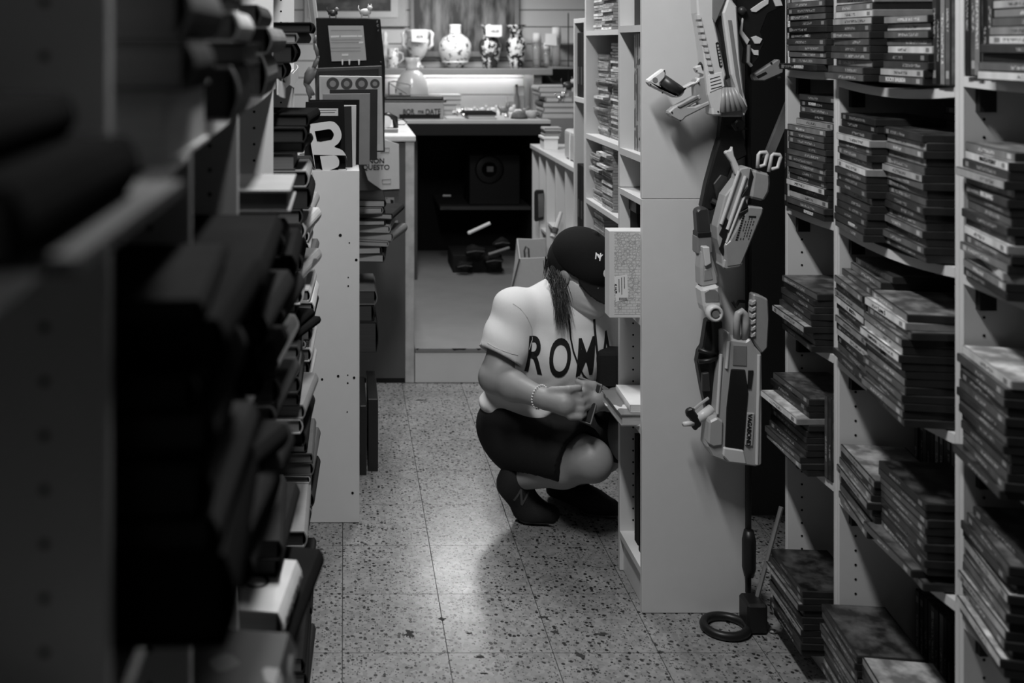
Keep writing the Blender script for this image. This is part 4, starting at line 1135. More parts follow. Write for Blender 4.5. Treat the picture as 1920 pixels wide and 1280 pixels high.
# 1: long white blaster at the top
g = thing('toy_blaster', 'long white toy blaster with side handles hanging at the top of the stand', 'toy gun', tuple(P(1360, 220, 2.44)), group='toy blasters on the stand')
Y = 2.425
gp('body', [(1300, -130), (1350, -130), (1352, -20), (1340, 40), (1362, 141), (1356, 163), (1354, 217), (1336, 217), (1335, 203), (1328, 178), (1319, 95), (1313, 50), (1308, 24)], Y, .05, GW, g, .004)
gp('side_rail', [(1352, -130), (1372, -130), (1373, 0), (1382, 12), (1388, 112), (1395, 173), (1403, 202), (1396, 219), (1385, 175), (1372, 140), (1362, 68), (1356, 24), (1364, 0)], Y-.004, .055, GW, g, .004)
gp('dark_slot', cA([(605, 170), (665, 108), (690, 290), (740, 610), (690, 640), (680, 500), (650, 300)]), Y+.012, .03, GB, g, .001)
gp('grey_panel', cA([(580, -60), (705, -60), (605, 185), (580, 150)]), Y-.003, .01, GM, g)
gp('grey_stripe', cA([(705, 160), (735, 160), (800, 640), (826, 785), (800, 745), (765, 600)]), Y-.006, .006, GM, g, .001)
gp('name_plate', cA([(606, 345), (620, 333), (634, 345), (661, 525), (650, 543), (637, 535)]), Y-.002, .004, GB, g, .0008)
pm = MB()
for k in range(7):
    x0, y0 = 615+k*4.6, 358+k*25
    pm.px(cA([(x0, y0), (x0+14, y0-2), (x0+16, y0+14), (x0+3, y0+16)]), Y-.0028, .001)
part('plate_marks', pm, GLt, g)['kind'] = 'stuff'
st_ = gp('sticker', cA([(545, 602), (655, 576), (676, 690), (560, 738)]), Y-.0015, .003, TRANSP, g, .0003)
pm = MB()
for k in range(4):
    pm.px(cA([(560+k*3, 630+k*26), (640+k*6, 607+k*26), (641+k*6, 613+k*26), (561+k*3, 637+k*26)]), Y-.002, .0006)
part('sticker_lines', pm, INK, st_)
fl = MB()
for k in range(5):
    fl.tube([T_(cA([(668+k*22, 700)])[0], Y+.004), T_(cA([(662+k*44, 900-k*5)])[0], Y-.002)], [.0055, .0075], 8)
part('fluted_muzzle', fl, GS, g, smooth=True)
gp('muzzle_block', cA([(650, 700), (765, 700), (850, 890), (820, 935), (650, 935)]), Y+.004, .045, GS, g, .003)
rl = MB()
for k in range(9):
    a = cA([(468+k*12, 120+k*52)])[0]; rl.px([(a[0]-3, a[1]), (a[0]+4, a[1]), (a[0]+5, a[1]+8), (a[0]-2, a[1]+8)], Y-.006, .02)
part('rail_teeth', rl, GW, g)
gp('fore_handle', cA([(55, 650), (120, 600), (195, 545), (212, 570), (207, 620), (165, 668), (165, 700), (290, 757), (322, 742), (345, 690), (370, 690), (440, 650), (480, 612), (492, 640), (480, 668), (420, 692), (365, 712), (352, 755), (320, 780), (270, 780), (90, 692)]), Y+.012, .026, GW, g, .004)
part('grip_tube', MB().tube([T_((1243, 150), Y+.02), T_((1275, 172), Y+.02)], .0145, 12), GD, g, smooth=True)
gp('rear_bracket', cA([(430, 640), (540, 600), (585, 815), (500, 860), (440, 800)]), Y+.014, .024, GS, g, .003)
gp('stock_arm', cA([(225, 900), (270, 858), (480, 748), (497, 790), (400, 852), (440, 852), (560, 800), (580, 832), (370, 937), (342, 968), (315, 970), (250, 935)]), Y+.012, .028, GLt, g, .004)
gp('stock_groove', cA([(300, 852), (460, 765), (470, 785), (320, 862)]), Y+.009, .008, GM, g, .001)
gp('upper_bracket', cA([(440, 540), (490, 518), (520, 600), (462, 585)]), Y+.016, .02, GW, g, .002)
part('knob', MB().ball(T_((1320, 126), Y+.03), (.016, .02, .017), 12, 8), GB, g, smooth=True)
sw = MB()
for x, y in ((195, 566), (85, 678), (180, 742), (455, 568), (256, 898), (322, 965), (625, 892), (470, 662)): sw.ball(T_(cA([(x, y)])[0], Y+.011 if x < 600 else Y-.001), .0022, 6, 4)
part('screws', sw, GB, g)['kind'] = 'stuff'
pn = MB().lathe([(.0065, Y+.0105), (.0065, Y+.014)], (P(1231, 150, Y).x, 0, P(1231, 150, Y).z), 10, 'y'); part('pivot', pn, GM, g)

# 2: black blaster with white chevrons
g = thing('toy_blaster', 'black toy blaster with white chevron marks beside the long white one', 'toy gun', tuple(P(1420, 120, 2.47)), group='toy blasters on the stand')
Y = 2.462
gp('body', [(1382, -60), (1470, -60), (1469, 12), (1450, 21), (1440, 26), (1427, 60), (1434, 80), (1422, 108), (1410, 122), (1398, 118), (1402, 90), (1386, 45), (1380, 28)], Y, .03, GB, g, .003)
for nm, pts in (('chevron', [(1408, 17), (1430, 2), (1442, -4), (1441, 7), (1418, 23), (1410, 22)]), ('chevron', [(1408.5, 70), (1418, 67), (1430, 73), (1425, 82), (1415.5, 82)]),
                ('chevron', [(1405, 87), (1414, 94), (1422.6, 94), (1422.6, 104), (1414, 103)]), ('side_strip', [(1392, 33), (1394.5, 35), (1392.5, 58), (1406, 75), (1401, 84), (1387.5, 63)]), ('end_cap', [(1448, -6), (1462, -6), (1468, 10.5), (1455, 12)])):
    gp(nm, pts, Y-.004, .006, GW, g, .0008)
part('lever', MB().tube([P(1404, 84, Y-.006), P(1403, 117, Y-.008), P(1409, 124, Y-.008)], .0045, 8), GM, g)
part('sight_knob', MB().ball(P(1391, 20, Y-.006), .011, 10, 8), GD, g, smooth=True)
# 3: grey arm
g = thing('toy_blaster', 'grey toy blaster arm reaching behind the black one to the bookcase', 'toy gun', tuple(P(1440, 150, 2.5)), group='toy blasters on the stand')
Y = 2.475
gp('body', [(1411, 141), (1451, 116), (1460, 110), (1465, 115), (1462, 124), (1470, 128), (1469, 137), (1434, 152), (1415.6, 152)], Y, .022, GM, g, .003)
gp('slot', [(1418, 143), (1436, 134), (1439, 138), (1422, 147)], Y-.001, .004, GB, g, .0005)
part('screws', MB().ball(P(1446, 118, Y), .003, 6, 4).ball(P(1461, 146, Y+.004), .005, 6, 4), GB, g)
# black holster-like blaster hanging between
g = thing('toy_blaster', 'all-black toy blaster hanging between the white ones', 'toy gun', tuple(P(1360, 390, 2.48)), group='toy blasters on the stand')
Y = 2.486
gp('body', [(1355, 212), (1392, 212), (1394, 250), (1402, 292), (1376, 305), (1362, 340), (1350, 380), (1336, 396), (1316, 390), (1325, 345), (1340, 290), (1350, 258)], Y, .030, GB, g, .004)
gp('trigger_guard', [(1338, 345), (1352, 327), (1364, 332), (1370, 352), (1360, 372), (1345, 374)], Y-.006, .012, GD, g, .002)
part('coupling', MB().lathe([(.012, Y-.012), (.015, Y-.006), (.015, Y+.0)], (P(1385, 234, Y).x, 0, P(1385, 234, Y).z), 12, 'y'), GD, g); part('trigger', MB().tube([P(1334, 376, Y-.004), P(1345, 381, Y-.008)], .007, 8), GD, g)
# wooden slat
part('wooden_slat', MB().px([(1500, 130), (1514, 142), (1448, 300), (1432, 296)], 2.555, .012), plain('raw_wood', .16, .7, .2, .25, 20), sd, .001)
part('end_cap', MB().px([(1448, 300), (1432, 296), (1430, 301), (1446, 305)], 2.554, .014), GD, sd)

# 4: tilted pale blaster with two loops
g = thing('toy_blaster', 'tilted pale toy blaster with two loops on top and black patches', 'toy gun', tuple(P(1390, 500, 2.45)), group='toy blasters on the stand')
Y = 2.428
gp('body', [(1388, 316), (1382, 337), (1359.5, 367), (1344.6, 426), (1346, 450), (1353.5, 480), (1355, 500), (1361, 505), (1368, 470), (1402, 385), (1413, 331), (1412, 316), (1402, 313)], Y, .042, GLt, g, .003)
gp('side_panel', cB([(485, 425), (582, 435), (575, 470), (480, 705), (440, 800), (345, 815), (330, 670), (365, 640)]), Y-.006, .045, GS, g, .004)
gp('top_block', [(1414, 318), (1444, 326), (1445, 345), (1443, 360), (1433, 378), (1407, 372), (1411, 340)], Y-.010, .048, GS, g, .006)
gp('horn', [(1359.5, 287), (1362, 283), (1370, 282), (1374, 274), (1377, 292), (1388, 316), (1380, 328), (1372, 305)], Y+.006, .014, GW, g, .002)
for pts in ([(500, 190), (517, 240), (480, 362), (440, 362), (482, 300)], [(460, 380), (482, 430), (440, 452)], [(420, 492), (424, 470), (482, 440), (480, 458)], [(298, 605), (345, 498), (366, 530), (342, 640), (325, 742), (300, 700), (320, 630)]):
    gp('black_patch', cB(pts), Y-.0078 if pts[0][0] != 298 else Y-.002, .006, GB, g, .0006)
for (p0, p1, r_) in (((1386, 320), (1352, 420), .0042), ((1398, 330), (1364, 430), .0042), ((1405, 345), (1362, 455), .003)):
    part('rail', MB().tube([P(p0[0], p0[1], Y-.003), P(p1[0], p1[1], Y-.003)], r_, 8), GW, g)
gp('muzzle', cB([(318, 818), (330, 760), (440, 765), (456, 792), (430, 812), (342, 828)]), Y-.004, .05, GLt, g, .004)
for pts in ([(1420, 315), (1422, 290), (1425, 286), (1437, 285), (1439, 289), (1434, 309), (1424, 312)], [(1441, 322), (1447, 292), (1450, 289), (1462, 290), (1464, 294), (1458, 314), (1446, 317)]):
    part('loop', MB().tube([P(x, y, Y-.008) for x, y in pts], .0045, 8), GW, g, smooth=True)
tx = MB()
for k in range(11):
    x0, y0 = 448-k*4.4, 482+k*15
    tx.px(cB([(x0, y0), (x0+13, y0+2), (x0+10, y0+12), (x0-3, y0+10)]), Y-.0068, .001)
for r_ in range(4):
    for k in range(8):
        if rnd.random() < .75:
            x0, y0 = 470+r_*17-k*5.2, 500+k*18
            tx.px(cB([(x0, y0), (x0+4, y0+.5), (x0+1, y0+12), (x0-3, y0+11)]), Y-.0068, .001)
tx.px(cB([(487, 486), (532, 488), (531, 500), (485, 497)]), Y-.0068, .001)
part('printed_marks', tx, INK, g)

# 5: pistol pointing outward
g = thing('toy_pistol', 'white toy pistol with black grip and round muzzle pointing out', 'toy gun', tuple(P(1335, 595, 2.42)), group='toy blasters on the stand')
Y = 2.45
gp('grip', [(1306, 396.6), (1312, 391), (1327, 389), (1330, 395), (1333.6, 438), (1333, 465), (1310.5, 465), (1309, 438)], Y, .032, GD, g, .004)
gp('grip_lip', [(1309, 436), (1334, 434), (1335, 444), (1309, 446)], Y-.008, .04, GB, g, .002)
gp('receiver', [(1307.5, 443), (1336, 443), (1337, 474), (1316.4, 480), (1307.5, 476)], Y-.006, .038, GM, g, .003)
gp('barrel', [(1317, 470), (1331, 466), (1337, 483), (1347.6, 518), (1349, 534), (1315, 540), (1313.5, 503.5)], Y-.022, .045, GLt, g, .006)
gp('slide', [(1318, 463), (1331, 463), (1334, 494), (1323, 500)], Y-.030, .02, GW, g, .002)
gp('barrel_window', [(1321, 506), (1333, 503), (1337, 524), (1320, 527)], Y-.0235, .003, GS, g, .001)
gp('front_sleeve', [(1315, 542), (1349, 534), (1354.4, 572), (1352, 585), (1324, 590), (1319.4, 574.7)], Y-.034, .050, GW, g, .006)
gp('sleeve_window', [(1322, 548), (1330, 543), (1341, 543), (1348, 549), (1349, 566), (1323, 567)], Y-.0355, .003, GM, g, .001)
mz = P(1338.5, 586, Y-.045)
part('muzzle', MB().lathe([(.013, .012), (.019, .010), (.0205, 0), (.0195, -.012), (.0135, -.015), (.0125, -.006), (.004, -.006)], (mz.x, mz.y+.0, mz.z), 20, 'y'), GW, g, smooth=True)
part('bore', MB().lathe([(.0085, -.012), (.0085, .0)], (mz.x, mz.y-.001, mz.z), 14, 'y'), GM, g)
gp('trigger', [(1306, 462), (1311, 470), (1313, 482), (1307, 478), (1304, 468)], Y+.006, .01, GM, g, .001)

# 6: big pale blaster at the bottom
g = thing('toy_blaster', 'big pale toy blaster with a black inset and loop handle hanging lowest', 'toy gun', tuple(P(1380, 875, 2.45)), group='toy blasters on the stand')
Y = 2.435
gp('body', [(1357, 622), (1357, 664), (1348.6, 751), (1346, 782), (1330, 790), (1326, 838), (1336, 856.5), (1367, 868), (1417.5, 875), (1429, 872), (1430, 779), (1429, 664), (1416, 650), (1407, 634), (1398, 640), (1372, 636), (1368, 622)], Y, .05, GLt, g, .004)
gp('black_inset', cC([(395, 540), (490, 545), (512, 700), (480, 1080), (355, 1060), (365, 800)]), Y-.003, .02, GB, g, .002)
gp('side_slot', cC([(510, 550), (545, 550), (530, 672), (505, 672)]), Y-.003, .006, GB, g, .0006)
gp('upper_window', cC([(412, 380), (500, 385), (500, 520), (405, 515)]), Y-.002, .006, GM, g, .001)
lpz = MB().tube([P(x, y, Y+.012) for x, y in ((1381, 636), (1381, 600), (1384, 588), (1391, 583), (1398, 590), (1399, 604), (1396, 636))], .0085, 10)
part('loop_handle', lpz, GLt, g, smooth=True)
gp('serrated_stock', [(1408, 634), (1413, 551), (1426, 554), (1441, 561), (1443, 599), (1440, 652.5), (1429, 664)], Y+.012, .03, GS, g, .004)
tt = MB()
for k in range(6): tt.px([(1410+k*.4, 566+k*12), (1418-k*.2, 562+k*12), (1417, 570+k*12), (1409, 573+k*12)], Y+.007, .02)
part('serrations', tt, GLt, g, .001)
gp('lower_cap', cC([(345, 1062), (480, 1082), (500, 1175), (380, 1162), (340, 1120)]), Y-.006, .02, GW, g, .003)
gp('left_pod', cC([(250, 890), (305, 862), (345, 890), (340, 1050), (275, 1060), (240, 1040)]), Y-.006, .03, GLt, g, .004)
gp('name_strip', cC([(502, 833), (551, 835), (538, 1052), (488, 1046)]), Y-.004, .01, GLt, g, .001)
lettering('VAGABOND', .0140, GB, g, P(1404.4, 806, Y-.0046) - Vector(g.location), (-.055, 0, -1), (1, 0, -.055), depth=.0003, bold=.0004)
for x0, y0, x1, y1 in ((1423, 665, 1419, 870), (1352, 664, 1345, 775), (1366, 640, 1362, 690)):
    part('rib', MB().tube([P(x0, y0, Y-.001), P(x1, y1, Y-.001)], .004, 8), GW, g)
# 7: small dark blaster with a short white barrel
g = thing('toy_blaster', 'dark toy blaster with a short white barrel sticking out beside the lowest one', 'toy gun', tuple(P(1320, 800, 2.48)), group='toy blasters on the stand')
Y = 2.482
gp('body', [(1326, 600), (1354, 600), (1355.6, 664), (1353, 737), (1341.6, 782), (1330, 785), (1317.7, 734), (1308, 680), (1312, 658), (1318, 652)], Y, .030, GB, g, .004)
gp('front_box', [(1336, 602), (1355, 602), (1355, 662), (1338, 662)], Y-.012, .02, GD, g, .003)
part('cord_wrap', MB().tube([P(1309, 655, Y-.01), P(1330, 662, Y-.014), P(1345, 660, Y-.012), P(1350, 668, Y-.01), P(1330, 676, Y-.014), P(1310, 678, Y-.01)], .006, 8), GB, g, smooth=True)
gp('lower_box', [(1317, 700), (1330, 698), (1332, 734), (1317.5, 734)], Y-.010, .014, GD, g, .002)
part('barrel', MB().tube([P(1334, 766, Y-.012), P(1307, 786, Y-.028)], .0115, 12), GW, g, smooth=True)
gp('muzzle_plate', [(1286.7, 773.5), (1290, 768), (1299, 765), (1310, 780), (1316, 793), (1316, 799), (1310, 803), (1305, 808.6), (1299, 804), (1297, 790), (1289, 782)], Y-.036, .014, GB, g, .003)
part('tip', MB().tube([P(1281, 795, Y-.038), P(1299, 793, Y-.030)], [.0055, .0075], 10), GW, g, smooth=True)
part('strut', MB().tube([P(1301, 767, Y-.026), P(1313, 757, Y-.016), P(1328, 746, Y-.008)], .0038, 7), GLt, g)
# scrap of paper near the stand
g = thing('paper_scrap', 'crumpled scrap of foil on the floor beside the stand foot', 'scrap', (1.07, 2.442, 0))
part('scrap', MB().ball((1.062, 2.441, .005), (.012, .008, .004), 7, 5), CHROME, g)
# ================================================================== ON AND BEHIND THE LOW BOOKCASE
g = thing('letter_b', 'white wooden capital letter B with price sticker leaning on black books', 'letter', tuple(P(612, 322, 3.02)))
outer = [(580.5, 233), (618, 228), (632, 234), (639, 246), (640, 258), (634, 269), (627, 275.5), (642, 283), (650, 296), (650, 310), (645, 321), (592, 322), (588, 290), (581, 262)]
h1 = [(590, 246), (616, 242), (623, 246), (626, 253), (622, 262), (616, 264), (594, 266)]
h2 = [(600, 293), (626, 291), (634, 297), (636, 306), (631, 314), (605, 320)]
def holed(root, name, outer, holes, Y, th, m):
    cu = bpy.data.curves.new('tmpc', 'CURVE'); cu.dimensions = '2D'; cu.fill_mode = 'BOTH'; cu.extrude = th/2; cu.bevel_depth = .0
    for pts in [outer] + holes:
        s = cu.splines.new('POLY'); s.points.add(len(pts)-1); s.use_cyclic_u = True
        for i, (x, y) in enumerate(pts):
            q = P(x, y, Y); s.points[i].co = (q.x, q.z, 0, 1)
    ob = bpy.data.objects.new('tmp', cu); COL.objects.link(ob)
    me = bpy.data.meshes.new_from_object(ob.evaluated_get(bpy.context.evaluated_depsgraph_get()))
    bpy.data.objects.remove(ob); bpy.data.curves.remove(cu)
    l = Vector(root.location)
    for v in me.vertices: v.co = Vector((v.co.x, Y + th/2 - v.co.z, v.co.y)) - l
    me.flip_normals(); me.materials.clear()
    return link(name, me, m, root)
def dense(pts, closed=True):
    """Catmull-Rom smoothing of the round side of an outline"""
    out = []
    n = len(pts)
    for i in range(n):
        p0, p1, p2, p3 = pts[i-1], pts[i], pts[(i+1) % n], pts[(i+2) % n]
        for t in (0, .33, .66):
            out.append(tuple(.5*((2*p1[k]) + (-p0[k]+p2[k])*t + (2*p0[k]-5*p1[k]+4*p2[k]-p3[k])*t*t + (-p0[k]+3*p1[k]-3*p2[k]+p3[k])*t**3) for k in (0, 1)))
    return out
holed(g, 'letter', [(580.5, 233)] + dense(outer)[3:39] + [(592, 321.8), (588, 290), (581, 262)], [h1[:1] + dense(h1)[3:18] + h1[6:], h2[:1] + dense(h2)[3:15] + h2[5:]], 3.012, .018, GW)
part('price_sticker', MB().px([(601, 297), (633, 295), (634, 314), (604, 316)], 3.036, .001), LIGHT, g)
lettering('€ 5,99', .011, INK, g, P(616, 311, 3.0355) - Vector(g.location), (1, 0, .02), (0, 0, 1), depth=.0002, bold=.0003)
sx = MB()
for k, (x0, x1, y) in enumerate(((604, 613, 298), (619, 627, 297), (609, 628, 302), (604, 626, 306))): sx.px([(x0, y), (x1, y-.3), (x1, y+1.2), (x0, y+1.5)], 3.0355, .0004)
sx.px([(629, 296), (633, 296), (634, 307), (630, 307)], 3.0355, .0004)
part('sticker_print', sx, INK, g)
def panel(name, label, cat, pts, Y, th, m, tone=None, group=None, bev=.0015):
    r_ = thing(name, label, cat, tuple(P(sum(p[0] for p in pts)/len(pts), max(p[1] for p in pts), Y)), group=group)
    part('cover' if cat == 'book' else 'panel', MB().px(pts, Y, th), m, r_, bev, tone=tone)
    return r_
GBK = 'books leaning on the low bookcase'
def lean_book(label, pts, Y, th, tone, m=COVER, pages=True):
    r_ = panel('book', label, 'book', pts, Y, th*.18, m, tone, GBK)
    part('page_block', MB().px([(x*.985+pts[0][0]*.015, y*.992+pts[-1][1]*.008 if y < 200 else y) for x, y in pts], Y+th*.18+.0003, th*.62), PAGESV, r_, tone=.35)
    part('back_cover', MB().px(pts, Y+th*.82, th*.18), m, r_, tone=tone)
    return r_
b1 = lean_book('black book with a white caption strip behind the letter B', [(573, 191), (645, 189), (648, 322), (570, 322)], 3.045, .020, .012)
part('caption_strip', MB().px([(581, 203), (634, 203), (634, 217), (581, 217)], 3.0442, .0006), LIGHT, b1)
part('caption_lines', MB().px([(584, 207), (631, 206), (631, 207), (584, 208)], 3.0438, .0004).px([(584, 211), (628, 210.5), (628, 211.6), (584, 212)], 3.0438, .0004), INK, b1)
lean_book('dark book next to the black book behind the letter B', [(640, 200), (659, 199), (661, 320), (640, 321)], 3.085, .02, .03)
lean_book('narrow pale-edged book standing behind the letter B', [(645, 197), (668, 197), (667, 316), (648, 317)], 3.12, .016, .5)
lean_book('tall black book behind the pale-edged one', [(580, 187), (674, 187), (673, 316), (582, 318)], 3.15, .03, .012)
lean_book('grey cloth-bound book standing on the low bookcase', [(605, 176), (694, 175), (693, 309), (606, 310)], 3.22, .05, .20)
b2 = lean_book('large dark album behind the grey cloth-bound book', [(618, 168), (708, 167), (707, 300), (620, 300)], 3.33, .045, .035)
part('barcode', MB().px([(676, 277), (681, 277), (681, 293), (676, 293)], 3.2192, .0006), PAPER, b2) if 0 else None
pf_ = thing('plate_picture', 'framed picture of round dishes standing behind the albums', 'picture', tuple(P(660, 290, 3.5)))
part('frame', MB().px([(598, 142), (716, 143), (719, 283), (600, 284)], 3.47, .02), LIGHT, pf_, .002)
part('print', MB().px([(602, 147), (712, 147), (713, 270), (604, 270)], 3.4692, .001), plain('picture_pale', .4, .6, .2, .15, 40), pf_)
for k, (x, r_) in enumerate(((624, 12), (650, 11), (678, 12), (703, 9))):
    c = P(x, 157, 3.468)
    pt = part('printed_dish', MB().lathe([(r_*3.468/F_PX, 3.4684), (r_*3.468/F_PX, 3.4690)], (c.x, 0, c.z), 20, 'y'), DARK, pf_)
    part('dish_centre', MB().lathe([(r_*.5*3.468/F_PX, 3.4680), (r_*.5*3.468/F_PX, 3.4684)], (c.x, 0, c.z), 16, 'y'), GREY, pf_)
pf2 = thing('dark_picture', 'thin dark framed picture leaning behind the dish picture', 'picture', tuple(P(660, 280, 3.56)))
part('frame', MB().px([(590, 128), (716, 123), (722, 285), (594, 285)], 3.54, .02), DARK, pf2, .002); part('glass', MB().px([(596, 134), (710, 129), (716, 280), (600, 280)], 3.5392, .001), BLACK, pf2)
# black display board with a card on a small easel, two figurines on its top edge
bd = thing('display_board', 'black display board with a white price card clipped to it', 'board', tuple(P(655, 250, 3.75)))
part('board', MB().px([(592, 33), (713, 35), (722, 125), (721, 270), (594, 270), (596, 120)], 3.70, .03), BLACKM, bd, .003)
cd1 = part('card', MB().px([(615, 48), (681, 48), (687, 113), (622, 115)], 3.692, .002), plain('card_grey', .42, .6, .2, .06), bd)
cl = MB()
for pts in ([(620, 67), (636, 66.5), (636, 70), (620, 70.5)], [(639, 66.5), (670, 66), (670, 69.5), (639, 70)], [(671, 66), (679, 66), (679, 69.5), (671, 69.5)], [(673, 78), (681, 77.5), (681, 81), (673, 81.5)], [(641, 101), (653, 100.5), (653, 104.5), (641, 105)]):
    cl.px(pts, 3.6912, .0006)
part('card_highlights', cl, PAPER, cd1)['kind'] = 'stuff'
cl = MB()
for y in (56, 74, 79, 89, 95): cl.px([(620, y+.6), (676, y), (676, y+.9), (620, y+1.5)], 3.6913, .0005)
part('card_lines', cl, GREY, cd1)
for x in (642, 655, 673): part('clip_foot', MB().px([(x-2, 112), (x+2, 112), (x+1, 122), (x-1, 122)], 3.688, .006), PAPER, bd, .001)
part('stud', MB().ball(P(707, 41, 3.698), .005, 8, 6).ball(P(708, 48, 3.698), .006, 8, 6).ball(P(709, 57, 3.698), .004, 8, 6).ball(P(714, 116, 3.698), .004, 8, 6), CHROME, bd)['kind'] = 'stuff'
def figurine(label, px, py, Y, h, m, kind=0, acc=None):
    """small animal figurine: body, head, ears, legs"""
    r_ = thing('figurine', label, 'figurine', tuple(P(px, py, Y)), group='small figurines'); o = P(px, py, Y)
    k = h
    part('body', MB().ball((o.x, o.y, o.z+.42*k), (.42*k, .25*k, .28*k), 12, 8), m, r_, smooth=True)
    part('head', MB().ball((o.x+.32*k, o.y-.05*k, o.z+.72*k), (.20*k, .18*k, .19*k), 10, 8), acc or m, r_, smooth=True)
    er = MB()
    for s in (-1, 1): er.lathe([(.07*k, 0), (.05*k, .1*k), (.008*k, .2*k)], (o.x+.32*k+s*.1*k, o.y-.05*k, o.z+.85*k), 8)
    part('ears', er, m, r_)
    for sx_ in (-1, 1):
        for sy in (-1, 1): part('leg', MB().tube([(o.x+sx_*.25*k, o.y+sy*.1*k, o.z+.3*k), (o.x+sx_*.27*k, o.y+sy*.1*k, o.z+.001)], [.07*k, .055*k], 7), acc or m, r_)
    part('tail', MB().tube([(o.x-.38*k, o.y, o.z+.5*k), (o.x-.52*k, o.y, o.z+.7*k), (o.x-.48*k, o.y, o.z+.92*k)], [.06*k, .05*k, .02*k], 7), m, r_, smooth=True)
    return r_
figurine('dark figurine perched on the black display board', 624, 34, 3.715, .045, GD, 0, GM)
figurine('white winged figurine perched on the black display board', 685, 34, 3.715, .052, GW)
# wooden manikin and slanted frame at the left
mk = thing('wooden_manikin', 'small jointed wooden manikin beside the black display board', 'manikin', tuple(P(585, 185, 3.4)))
WOOD = plain('manikin_wood', .14, .5, .3, .15, 30)
for nm, p0, p1, ra, rb in (('torso', (575, 155), (586, 128), .016, .020), ('upper_arm', (588, 128), (596, 108), .009, .007), ('forearm', (596, 106), (590, 80), .007, .005), ('hand', (590, 80), (592, 66), .006, .003), ('leg', (576, 158), (582, 184), .010, .007), ('leg', (574, 158), (588, 178), .010, .007)):
    part(nm, MB().tube([P(p0[0], p0[1], 3.43), P((p0[0]+p1[0])/2, (p0[1]+p1[1])/2, 3.425), P(p1[0], p1[1], 3.43)], [ra*.8, max(ra, rb), rb*.8], 10), WOOD, mk, smooth=True)
part('stand_rod', MB().tube([P(580, 170, 3.44), (P(580, 170, 3.44).x, 3.46, 1.0615)], .004, 6), WOOD, mk); part('stand_base', MB().lathe([(.035, 1.0606), (.035, 1.070)], (P(580, 170, 3.44).x, 3.46, 0), 16), WOOD, mk)
for jx, jy, jr in ((575, 156, .012), (588, 128, .009), (596, 107, .007)): part('joint', MB().ball(P(jx, jy, 3.43), jr, 8, 6), WOOD, mk, smooth=True)
sf = thing('slanted_picture', 'tall pale framed picture leaning behind the manikin', 'picture', tuple(P(590, 100, 3.9)))
part('frame', MB().px([(568, -60), (585, -60), (603, 92), (588, 94)], 3.90, .02), LIGHT, sf, .002); part('inlay', MB().px([(572, -50), (580, -50), (596, 85), (590, 86)], 3.899, .002), GREY, sf)

# books jutting from the shelf behind the end panel
for i_, zb_ in enumerate((.0706, .4006, .7506)):
    zz = zb_
    for k in range(5):
        t_ = rnd.uniform(.022, .04); tone = rnd.choice([.02, .04, .12, .3])
        book('%s book, %s up on the %s shelf behind the white end panel' % (shade_word(tone), ['first', 'second', 'third', 'fourth', 'fifth'][k], ['lowest', 'middle', 'top'][i_]), (.036 - rnd.uniform(0, .02), 3.06, zz), .17, .24, t_, 0, tone, .3, True, COVER, 1, 'books inside the low bookcase'); zz += t_ + .0003
zz = .6803
for k, (t_, x_, tone, yaw, ly) in enumerate([(.030, .16, .05, -4, .2), (.026, .15, .03, 6, .18), (.018, .175, .25, -12, .2), (.03, .19, .15, -18, .2), (.026, .18, .30, -8, .2), (.02, .165, .02, 5, .2), (.022, .19, .03, -14, .22), (.022, .155, .2, 4, .2), (.026, .165, .02, 0, .22)]):
    book('%s book, %s up in the pile jutting behind the end panel' % (shade_word(tone), ['first', 'second', 'third', 'fourth', 'fifth', 'sixth', 'seventh', 'eighth', 'ninth'][k]), (x_ - .02, 3.50, zz), .16, ly, t_, yaw, tone, .3, True, COVER, 1, 'books behind the end panel'); zz += t_ + .0003
zz = 1.0605
for k, (t_, x_, tone) in enumerate([(.012, .12, .3), (.014, .13, .4), (.010, .125, .3), (.016, .13, .45), (.012, .14, .6)]):
    book('%s magazine, %s up in the pile beside the sign' % (shade_word(tone), ['first', 'second', 'third', 'fourth', 'fifth'][k]), (x_, 3.72, zz), .2, .24, t_, rnd.uniform(-4, 2), tone, .5, False, COVER, 1, 'magazines beside the sign', name='magazine', soft=True, cat='magazine'); zz += t_+.0003
zz = .3605
for k, (t_, x_, tone) in enumerate([(.11, .115, .04), (.06, .10, .02), (.05, .11, .15)]):
    book('%s box file, %s up on the middle shelf behind the end panel' % (shade_word(tone), ['first', 'second', 'third'][k]), (x_, 3.5, zz), .2, .26, t_, 0, tone, .05, True, COVER, 1, 'box files behind the end panel', name='box_file', cat='box'); zz += t_+.0003
for k, (x_, t_) in enumerate(((.095, .022), (.120, .016))):
    r_ = thing('framed_picture', ['dark framed picture on the floor against the low bookcase', 'larger dark framed picture on the floor leaning outermost'][k], 'picture', (x_, 3.36+.05*k, 0))
    xa_ = .054 + .028*k
    part('frame', MB().box(xa_, xa_+.022+.012*k, 3.33+.03*k, 3.62+.03*k, .0006, .235+.012*k), BLACK, r_, .002); part('print', MB().box(xa_+.022+.012*k, xa_+.023+.012*k, 3.35+.03*k, 3.60+.03*k, .02, .21), DARK, r_)

